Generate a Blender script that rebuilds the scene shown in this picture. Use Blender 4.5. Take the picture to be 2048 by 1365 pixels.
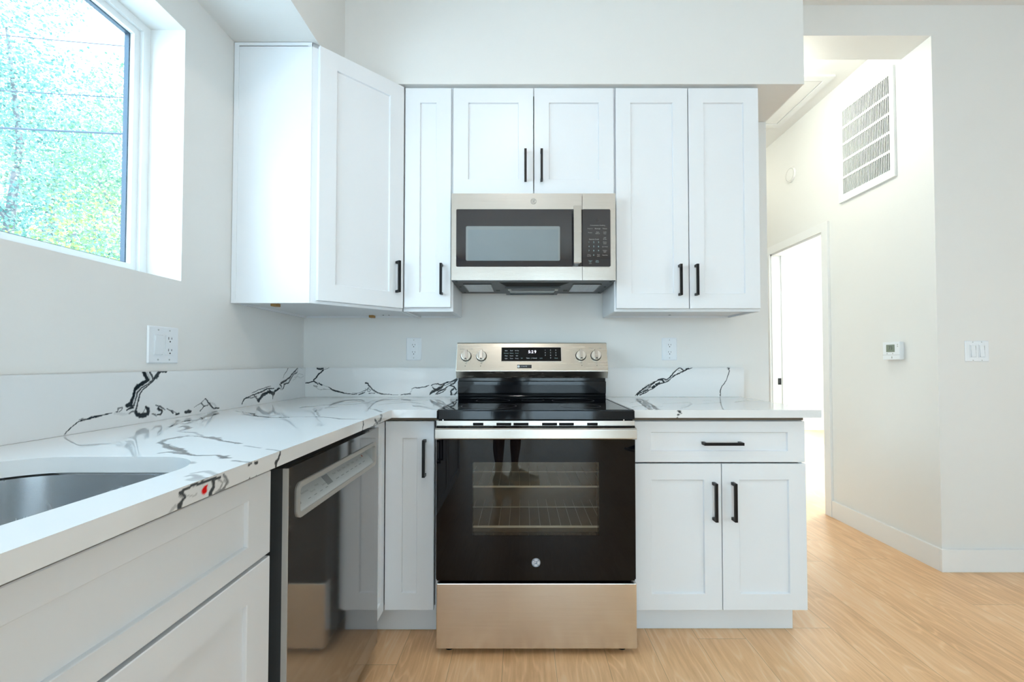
import bpy, bmesh, math, random
import numpy as np
from mathutils import Vector, Matrix, noise as mnoise

scene = bpy.context.scene
for o in list(bpy.data.objects):
    bpy.data.objects.remove(o, do_unlink=True)
COL = scene.collection
random.seed(7)

# ------------------------------------------------------------------ camera
CAM_H = 1.1046
cam_data = bpy.data.cameras.new('camera')
cam_data.sensor_width = 36.0
cam_data.lens = 880.48 / 2048 * 36.0
cam_data.shift_x = -(1043.68 - 1024.0) / 2048
cam_data.shift_y = (704.75 - 682.5) / 2048
cam_data.clip_start = 0.02
cam = bpy.data.objects.new('camera', cam_data)
cam.location = (0, 0, CAM_H)
cam.rotation_euler = (math.pi / 2 + 0.0226, 0, 0)
COL.objects.link(cam)
scene.camera = cam

# ------------------------------------------------------------------ colour management
scene.view_settings.view_transform = 'Standard'
scene.view_settings.look = 'None'
scene.view_settings.gamma = 1.0
scene.view_settings.use_curve_mapping = False
scene.view_settings.exposure = 0.08

# ------------------------------------------------------------------ daylight: sky, sun, windows
world = bpy.data.worlds.new('daylight_sky')
scene.world = world
world.use_nodes = True
wn = world.node_tree
wn.nodes.clear()
w_out = wn.nodes.new('ShaderNodeOutputWorld')
w_bg = wn.nodes.new('ShaderNodeBackground')
w_tc = wn.nodes.new('ShaderNodeTexCoord')
w_sep = wn.nodes.new('ShaderNodeSeparateXYZ')
w_ramp = wn.nodes.new('ShaderNodeValToRGB')
w_ramp.color_ramp.elements[0].position = 0.0
w_ramp.color_ramp.elements[0].color = (0.74, 0.92, 1.0, 1)
w_ramp.color_ramp.elements[1].position = 0.8
w_ramp.color_ramp.elements[1].color = (0.45, 0.77, 1.0, 1)
wn.links.new(w_tc.outputs['Generated'], w_sep.inputs[0])
wn.links.new(w_sep.outputs['Z'], w_ramp.inputs[0])
wn.links.new(w_ramp.outputs[0], w_bg.inputs[0])
wn.links.new(w_bg.outputs[0], w_out.inputs[0])
w_bg.inputs[1].default_value = 8.0

sun_data = bpy.data.lights.new('sun', 'SUN')
sun_data.energy = 11.0
sun_data.angle = math.radians(0.6)
sun_data.color = (1.0, 0.95, 0.86)
sun = bpy.data.objects.new('sun', sun_data)
sun.rotation_euler = Vector((-0.60, 0.08, -0.80)).to_track_quat('-Z', 'Y').to_euler()
sun.location = (6, -1, 8)
COL.objects.link(sun)


def area(name, loc, direction, sx, sy, power, color):
    """daylight that comes in through one of the openings of the house"""
    d = bpy.data.lights.new(name, 'AREA')
    d.shape = 'RECTANGLE'
    d.size, d.size_y = sx, sy
    d.energy = power
    d.color = color
    o = bpy.data.objects.new(name, d)
    o.location = loc
    o.rotation_euler = Vector(direction).to_track_quat('-Z', 'Y').to_euler()
    COL.objects.link(o)
    return o


def portal(name, loc, direction, sx, sy):
    o = area(name, loc, direction, sx, sy, 1.0, (1, 1, 1))
    o.data.cycles.is_portal = True
    return o


YREAR_ = -4.2
XL, YW, ZC = -1.185, 2.39, 3.047          # left wall, back wall, ceiling
WIN = (0.05, 1.525, 1.386, 2.275)          # kitchen window opening: y0 y1 z0 z1
portal('kitchen_window_daylight', (XL - 0.17, (WIN[0] + WIN[1]) / 2, (WIN[2] + WIN[3]) / 2), (1, 0, 0), WIN[3] - WIN[2], WIN[1] - WIN[0])
portal('unseen_rear_door_portal', (0.1, YREAR_ - 0.1, 1.1), (0, 1, 0), 2.4, 2.2)  # unseen rear opening, added and sized to light the kitchen fronts
portal('unseen_side_window_portal', (4.68, -1.1, 1.6), (-1, 0, 0), 1.4, 2.0)  # unseen side opening, added for light from the right
area('bedroom_window_daylight', (5.06, 5.0, 1.6), (-1, 0, 0), 1.3, 1.6, 205.0, (0.74, 0.92, 1.0))

# ------------------------------------------------------------------ helpers: materials
MATS = {}


def nd(nt, t, **kw):
    n = nt.nodes.new(t)
    for k, v in kw.items():
        setattr(n, k, v)
    return n


def mat(name, color, rough=0.5, metal=0.0, var=0.03, scale=8.0, bump=0.0, bscale=60.0, stretch=(1, 1, 1), spec=0.5, emit=0.0, coat=0.0, rvar=0.0):
    m = bpy.data.materials.new(name)
    m.use_nodes = True
    nt = m.node_tree
    b = nt.nodes['Principled BSDF']
    b.inputs['Roughness'].default_value = rough
    b.inputs['Metallic'].default_value = metal
    b.inputs['Specular IOR Level'].default_value = spec
    b.inputs['Coat Weight'].default_value = coat
    b.inputs['Coat Roughness'].default_value = 0.03
    tc = nd(nt, 'ShaderNodeTexCoord')
    mp = nd(nt, 'ShaderNodeMapping')
    mp.inputs['Scale'].default_value = stretch
    nt.links.new(tc.outputs['Object'], mp.inputs[0])
    nz = nd(nt, 'ShaderNodeTexNoise')
    nz.inputs['Scale'].default_value = scale
    nz.inputs['Detail'].default_value = 4
    nt.links.new(mp.outputs[0], nz.inputs['Vector'])
    mx = nd(nt, 'ShaderNodeMix', data_type='RGBA')
    mx.inputs[6].default_value = tuple(max(0, c * (1 - var)) for c in color) + (1,)
    mx.inputs[7].default_value = tuple(min(1, c * (1 + var)) for c in color) + (1,)
    nt.links.new(nz.outputs[0], mx.inputs[0])
    nt.links.new(mx.outputs[2], b.inputs['Base Color'])
    if rvar:
        mr = nd(nt, 'ShaderNodeMapRange')
        mr.inputs['To Min'].default_value = rough - rvar
        mr.inputs['To Max'].default_value = rough + rvar
        nt.links.new(nz.outputs[0], mr.inputs[0])
        nt.links.new(mr.outputs[0], b.inputs['Roughness'])
    if emit:
        b.inputs['Emission Color'].default_value = tuple(color) + (1,)
        b.inputs['Emission Strength'].default_value = emit
    if bump:
        n2 = nd(nt, 'ShaderNodeTexNoise')
        n2.inputs['Scale'].default_value = bscale
        n2.inputs['Detail'].default_value = 3
        nt.links.new(mp.outputs[0], n2.inputs['Vector'])
        bp_ = nd(nt, 'ShaderNodeBump')
        bp_.inputs['Strength'].default_value = bump
        bp_.inputs['Distance'].default_value = 0.002
        nt.links.new(n2.outputs[0], bp_.inputs['Height'])
        nt.links.new(bp_.outputs[0], b.inputs['Normal'])
    MATS[name] = m
    return m


def glass(name, tint=(1, 1, 1), refl=0.06, rough=0.0):
    """thin flat pane: clear transmission with a fresnel reflection"""
    m = bpy.data.materials.new(name)
    m.use_nodes = True
    nt = m.node_tree
    nt.nodes.clear()
    out = nd(nt, 'ShaderNodeOutputMaterial')
    tr = nd(nt, 'ShaderNodeBsdfTransparent')
    tr.inputs[0].default_value = tuple(tint) + (1,)
    gl = nd(nt, 'ShaderNodeBsdfGlossy')
    gl.inputs['Roughness'].default_value = rough
    lw = nd(nt, 'ShaderNodeLayerWeight')
    lw.inputs['Blend'].default_value = 0.5
    pw = nd(nt, 'ShaderNodeMath', operation='POWER')
    pw.inputs[1].default_value = 8.0
    ma = nd(nt, 'ShaderNodeMath', operation='MULTIPLY_ADD')
    ma.inputs[1].default_value = 0.9
    ma.inputs[2].default_value = refl
    ms = nd(nt, 'ShaderNodeMixShader')
    nt.links.new(lw.outputs['Facing'], pw.inputs[0])
    nt.links.new(pw.outputs[0], ma.inputs[0])
    nt.links.new(ma.outputs[0], ms.inputs[0])
    nt.links.new(tr.outputs[0], ms.inputs[1])
    nt.links.new(gl.outputs[0], ms.inputs[2])
    nt.links.new(ms.outputs[0], out.inputs[0])
    MATS[name] = m
    return m


WALL = mat('wall_paint', (0.79, 0.782, 0.76), 0.6, var=0.012, scale=3, bump=0.06, bscale=180)
CEIL = mat('ceiling_paint', (0.84, 0.83, 0.81), 0.7, var=0.01, scale=3, bump=0.05, bscale=160)
TRIM = mat('trim_paint', (0.84, 0.84, 0.83), 0.4, var=0.01)
CAB = mat('cabinet_lacquer', (0.805, 0.825, 0.85), 0.33, var=0.008, scale=4, bump=0.02, bscale=90)
CABIN = mat('cabinet_inside', (0.74, 0.745, 0.76), 0.5, var=0.02)
RAW = mat('raw_board', (0.17, 0.135, 0.095), 0.7, var=0.15, scale=40)
BRASSY = mat('corner_clip_plastic', (0.36, 0.20, 0.06), 0.5, var=0.1)
BLACKM = mat('matte_black_metal', (0.006, 0.006, 0.007), 0.38, 0.0, var=0.1, rvar=0.04, spec=0.25)
STEEL = mat('brushed_steel', (0.70, 0.675, 0.64), 0.24, 1.0, var=0.05, scale=6, stretch=(1, 1, 22), bump=0.05, bscale=40, rvar=0.05)
BSTEEL = mat('backguard_steel', (0.59, 0.555, 0.49), 0.26, 1.0, var=0.05, scale=6, stretch=(1, 1, 22), bump=0.05, bscale=40, rvar=0.05)
STEELH = mat('satin_steel_trim', (0.55, 0.525, 0.49), 0.26, 1.0, var=0.04, scale=6, stretch=(1, 14, 22), rvar=0.04)
DWSTEEL = mat('dark_steel_front', (0.39, 0.385, 0.38), 0.07, 0.88, var=0.05, scale=5, stretch=(1, 1, 12), rvar=0.015)
SINKST = mat('sink_steel', (0.66, 0.68, 0.70), 0.26, 1.0, var=0.05, scale=10, stretch=(1, 9, 1), rvar=0.05)
RACKM = mat('nickel_wire', (0.95, 0.91, 0.80), 0.4, 0.1, var=0.03)
CHROME = mat('chrome', (0.80, 0.79, 0.76), 0.16, 1.0, var=0.03)
BGLASS = mat('black_glass', (0.003, 0.003, 0.004), 0.0, 0.0, var=0.1, spec=0.25)
BENAMEL = mat('black_enamel', (0.007, 0.008, 0.010), 0.07, 0.0, var=0.1, spec=0.32)
SMOKE = mat('smoked_glass', (0.016, 0.015, 0.020), 0.0, 0.0, var=0.1, spec=0.9)
MWIN = mat('microwave_screen', (0.22, 0.255, 0.275), 0.12, 0.0, var=0.06, spec=0.6)
DKGREY = mat('charcoal_sheet_metal', (0.085, 0.095, 0.105), 0.42, 0.3, var=0.06, bump=0.02)
DARK = mat('painted_hollow_shade', (0.004, 0.004, 0.004), 0.8, var=0.1)  # near-black that paints the shade inside gaps, slots and holes
ENAMEL = mat('oven_cavity_enamel', (0.34, 0.29, 0.24), 0.35, 0.0, var=0.2, scale=30)
GREYP = mat('grey_plastic', (0.40, 0.39, 0.37), 0.35, 0.0, var=0.03)
GREYD = mat('grey_panel', (0.47, 0.49, 0.49), 0.35, 0.0, var=0.03)
FILTERM = mat('aluminium_mesh', (0.80, 0.84, 0.88), 0.4, 0.6, var=0.05)
LENS = mat('lamp_lens', (0.55, 0.63, 0.65), 0.2, 0.0, var=0.05, coat=0.5)
PLASTW = mat('white_plastic', (0.80, 0.83, 0.86), 0.3, 0.0, var=0.01)
PLASTS = mat('slot_black', (0.02, 0.02, 0.02), 0.6, var=0.1)
LCD = mat('liquid_crystal', (0.20, 0.24, 0.19), 0.2, 0.0, var=0.05)
INK = mat('black_print', (0.02, 0.022, 0.025), 0.5, var=0.1)
WINK = mat('white_print', (0.62, 0.68, 0.70), 0.5, var=0.05)
TINK = mat('pale_teal_print', (0.30, 0.46, 0.48), 0.5, var=0.05)
GINK = mat('grey_print', (0.24, 0.25, 0.25), 0.5, var=0.05)
RINGM = mat('burner_print', (0.014, 0.014, 0.015), 0.3, var=0.05)
RINK = mat('red_print', (0.35, 0.10, 0.08), 0.5, var=0.05)
DIGIT = mat('lit_digits', (0.86, 0.84, 1.0), 0.4, var=0.0, emit=1.6)
BLUEM = mat('badge_blue', (0.10, 0.16, 0.27), 0.25, 0.2, var=0.05)
EDGEM = mat('lit_steel_edge', (0.60, 0.58, 0.55), 0.4, 0.3, var=0.03)  # paled to paint the light on the dishwasher door's side
BADGEW = mat('badge_silver', (0.62, 0.68, 0.74), 0.3, 0.3, var=0.03)
VINYL = mat('window_vinyl', (0.84, 0.86, 0.87), 0.35, 0.0, var=0.01)
GASKET = mat('window_spacer', (0.02, 0.05, 0.085), 0.35, 0.2, var=0.1)
SMEAR = glass('window_glass', (0.98, 0.99, 1.0), 0.03)
OVENGL = glass('oven_window_glass', (0.82, 0.79, 0.74), 0.030)
FILTER = mat('pleated_filter', (0.085, 0.09, 0.08), 0.8, 0.0, var=0.25, scale=60, stretch=(1, 1, 0.6))
SLATM = mat('grille_white', (0.80, 0.81, 0.80), 0.4, var=0.01)
SKIN = mat('skin', (0.36, 0.20, 0.13), 0.5, var=0.08)
NAVY = mat('navy_mesh_fabric', (0.025, 0.05, 0.10), 0.8, var=0.25, scale=120, bump=0.2, bscale=400)
SOLE = mat('grey_white_foam', (0.45, 0.47, 0.47), 0.6, var=0.05)
LACE = mat('dark_lace', (0.05, 0.08, 0.13), 0.8, var=0.1)
SHIRT = mat('grey_jersey', (0.48, 0.49, 0.51), 0.85, var=0.1, scale=60)
SHORTS = mat('black_twill', (0.03, 0.03, 0.035), 0.8, var=0.1, scale=90)
HAIR = mat('dark_hair', (0.02, 0.014, 0.01), 0.6, var=0.3, scale=60, stretch=(1, 1, 6))
EYE = mat('eye_white', (0.8, 0.8, 0.78), 0.2, var=0.02)
BARK = mat('bark', (0.13, 0.13, 0.14), 0.9, var=0.3, scale=14, stretch=(1, 1, 0.3), bump=0.4, bscale=30)
CABLEM = mat('cable_sheath', (0.03, 0.045, 0.07), 0.6, var=0.1)
BOUNCEM = mat('whitened_ground', (0.74, 0.75, 0.75), 0.9, var=0.4, scale=6)  # ground colour whitened to bounce daylight up through the windows


def leafmat(name, c1, c2):
    m = bpy.data.materials.new(name)
    m.use_nodes = True
    nt = m.node_tree
    nt.nodes.clear()
    out = nd(nt, 'ShaderNodeOutputMaterial')
    geo = nd(nt, 'ShaderNodeNewGeometry')
    rp = nd(nt, 'ShaderNodeMix', data_type='RGBA')
    rp.inputs[6].default_value = tuple(c1) + (1,)
    rp.inputs[7].default_value = tuple(c2) + (1,)
    nt.links.new(geo.outputs['Random Per Island'], rp.inputs[0])
    df = nd(nt, 'ShaderNodeBsdfPrincipled')
    df.inputs['Roughness'].default_value = 0.35
    tl = nd(nt, 'ShaderNodeBsdfTranslucent')
    nt.links.new(rp.outputs[2], df.inputs['Base Color'])
    nt.links.new(rp.outputs[2], tl.inputs[0])
    ms = nd(nt, 'ShaderNodeMixShader')
    ms.inputs[0].default_value = 0.4
    nt.links.new(df.outputs[0], ms.inputs[1])
    nt.links.new(tl.outputs[0], ms.inputs[2])
    nt.links.new(ms.outputs[0], out.inputs[0])
    return m


LEAF_A = leafmat('leaf_blue_green', (0.06, 0.17, 0.16), (0.22, 0.36, 0.30))
LEAF_B = leafmat('leaf_fresh_green', (0.08, 0.17, 0.08), (0.33, 0.38, 0.10))
LEAF_D = leafmat('leaf_mid_green', (0.06, 0.17, 0.12), (0.25, 0.36, 0.18))
LEAF_C = leafmat('leaf_olive', (0.08, 0.17, 0.13), (0.25, 0.34, 0.22))


def marble():
    m = bpy.data.materials.new('veined_white_quartz')
    m.use_nodes = True
    nt = m.node_tree
    b = nt.nodes['Principled BSDF']
    b.inputs['Roughness'].default_value = 0.02
    b.inputs['Specular IOR Level'].default_value = 0.5
    at = nd(nt, 'ShaderNodeAttribute', attribute_name='vein')
    sp = nd(nt, 'ShaderNodeSeparateColor')
    nt.links.new(at.outputs['Color'], sp.inputs[0])
    tc = nd(nt, 'ShaderNodeTexCoord')
    nz = nd(nt, 'ShaderNodeTexNoise')
    nz.inputs['Scale'].default_value = 3.0
    nz.inputs['Detail'].default_value = 5
    nt.links.new(tc.outputs['Object'], nz.inputs['Vector'])
    base = nd(nt, 'ShaderNodeMix', data_type='RGBA')
    base.inputs[6].default_value = (0.78, 0.785, 0.785, 1)
    base.inputs[7].default_value = (0.82, 0.825, 0.825, 1)
    nt.links.new(nz.outputs[0], base.inputs[0])
    mx = nd(nt, 'ShaderNodeMix', data_type='RGBA')
    mx.inputs[7].default_value = (0.012, 0.02, 0.026, 1)
    nt.links.new(sp.outputs[0], mx.inputs[0])
    nt.links.new(base.outputs[2], mx.inputs[6])
    m2 = nd(nt, 'ShaderNodeMix', data_type='RGBA')
    m2.inputs[7].default_value = (0.75, 0.012, 0.012, 1)
    nt.links.new(sp.outputs[1], m2.inputs[0])
    nt.links.new(mx.outputs[2], m2.inputs[6])
    nt.links.new(m2.outputs[2], b.inputs['Base Color'])
    return m


QUARTZ = marble()


def wood_floor():
    m = bpy.data.materials.new('oak_plank_floor')
    m.use_nodes = True
    nt = m.node_tree
    L = nt.links.new
    b = nt.nodes['Principled BSDF']
    tc = nd(nt, 'ShaderNodeTexCoord')
    sp = nd(nt, 'ShaderNodeSeparateXYZ')
    L(tc.outputs['Object'], sp.inputs[0])

    def M(op, a, bb=None, c=None):
        n = nd(nt, 'ShaderNodeMath', operation=op)
        for i, v in enumerate((a, bb, c)):
            if v is None:
                continue
            if isinstance(v, (int, float)):
                n.inputs[i].default_value = v
            else:
                L(v, n.inputs[i])
        return n.outputs[0]
    W, LEN = 0.193, 1.50
    u = M('DIVIDE', M('ADD', sp.outputs['X'], 10 * W - 1.667 + 0.193 * 9), W)
    iu = M('FLOOR', u)
    fu = M('FRACT', u)
    wn1 = nd(nt, 'ShaderNodeTexWhiteNoise', noise_dimensions='1D')
    L(iu, wn1.inputs['W'])
    v = M('ADD', M('DIVIDE', M('ADD', sp.outputs['Y'], 20), LEN), wn1.outputs['Value'])
    iv = M('FLOOR', v)
    fv = M('FRACT', v)
    cmb = nd(nt, 'ShaderNodeCombineXYZ')
    L(iu, cmb.inputs[0])
    L(iv, cmb.inputs[1])
    wn2 = nd(nt, 'ShaderNodeTexWhiteNoise', noise_dimensions='3D')
    L(cmb.outputs[0], wn2.inputs['Vector'])
    gap_u = M('MULTIPLY', M('MINIMUM', fu, M('SUBTRACT', 1.0, fu)), W)
    gap_v = M('MULTIPLY', M('MINIMUM', fv, M('SUBTRACT', 1.0, fv)), LEN)
    gap = M('LESS_THAN', M('MINIMUM', gap_u, gap_v), 0.0011)
    # grain coordinates: offset for every plank
    off = nd(nt, 'ShaderNodeVectorMath', operation='MULTIPLY_ADD')
    L(wn2.outputs['Color'], off.inputs[0])
    off.inputs[1].default_value = (7, 13, 5)
    L(tc.outputs['Object'], off.inputs[2])
    mp = nd(nt, 'ShaderNodeMapping')
    mp.inputs['Scale'].default_value = (1.0, 0.07, 1.0)
    L(off.outputs[0], mp.inputs[0])
    n1 = nd(nt, 'ShaderNodeTexNoise')
    n1.inputs['Scale'].default_value = 70
    n1.inputs['Detail'].default_value = 6
    n1.inputs['Roughness'].default_value = 0.65
    L(mp.outputs[0], n1.inputs['Vector'])
    mp2 = nd(nt, 'ShaderNodeMapping')
    mp2.inputs['Scale'].default_value = (1.0, 0.16, 1.0)
    L(off.outputs[0], mp2.inputs[0])
    wv = nd(nt, 'ShaderNodeTexNoise')
    wv.inputs['Scale'].default_value = 6.0
    wv.inputs['Detail'].default_value = 2
    L(mp2.outputs[0], wv.inputs['Vector'])
    rings = M('SINE', M('MULTIPLY', wv.outputs[0], 95.0))
    rings = M('POWER', M('MULTIPLY_ADD', rings, 0.5, 0.5), 7.0)
    mp3 = nd(nt, 'ShaderNodeMapping')
    mp3.inputs['Scale'].default_value = (1.0, 0.35, 1.0)
    L(off.outputs[0], mp3.inputs[0])
    n3 = nd(nt, 'ShaderNodeTexNoise')
    n3.inputs['Scale'].default_value = 3.5
    n3.inputs['Detail'].default_value = 3
    L(mp3.outputs[0], n3.inputs['Vector'])
    tone = M('MULTIPLY_ADD', wn2.outputs['Value'], 0.20, 0.22)
    g = M('ADD', tone, M('MULTIPLY', M('SUBTRACT', n1.outputs[0], 0.5), 0.95))
    g = M('ADD', g, M('MULTIPLY', M('SUBTRACT', n3.outputs[0], 0.5), 0.9))
    g = M('ADD', g, M('MULTIPLY', M('MULTIPLY', rings, M('ADD', n1.outputs[0], 0.15)), 0.36))
    cr = nd(nt, 'ShaderNodeValToRGB')
    e = cr.color_ramp.elements
    e[0].position, e[0].color = 0.0, (0.66, 0.365, 0.17, 1)
    e[1].position, e[1].color = 1.0, (0.93, 0.69, 0.46, 1)
    mid = e.new(0.42)
    mid.color = (0.87, 0.53, 0.275, 1)
    L(g, cr.inputs[0])
    mx = nd(nt, 'ShaderNodeMix', data_type='RGBA')
    mx.inputs[7].default_value = (0.24, 0.14, 0.07, 1)
    L(M('MULTIPLY', gap, 0.5), mx.inputs[0])
    L(cr.outputs[0], mx.inputs[6])
    L(mx.outputs[2], b.inputs['Base Color'])
    L(M('MULTIPLY_ADD', n1.outputs[0], 0.2, 0.22), b.inputs['Roughness'])
    bpn = nd(nt, 'ShaderNodeBump')
    bpn.inputs['Strength'].default_value = 0.15
    bpn.inputs['Distance'].default_value = 0.001
    L(M('SUBTRACT', n1.outputs[0], M('MULTIPLY', gap, 1.5)), bpn.inputs['Height'])
    L(bpn.outputs[0], b.inputs['Normal'])
    return m


FLOORM = wood_floor()

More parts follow.
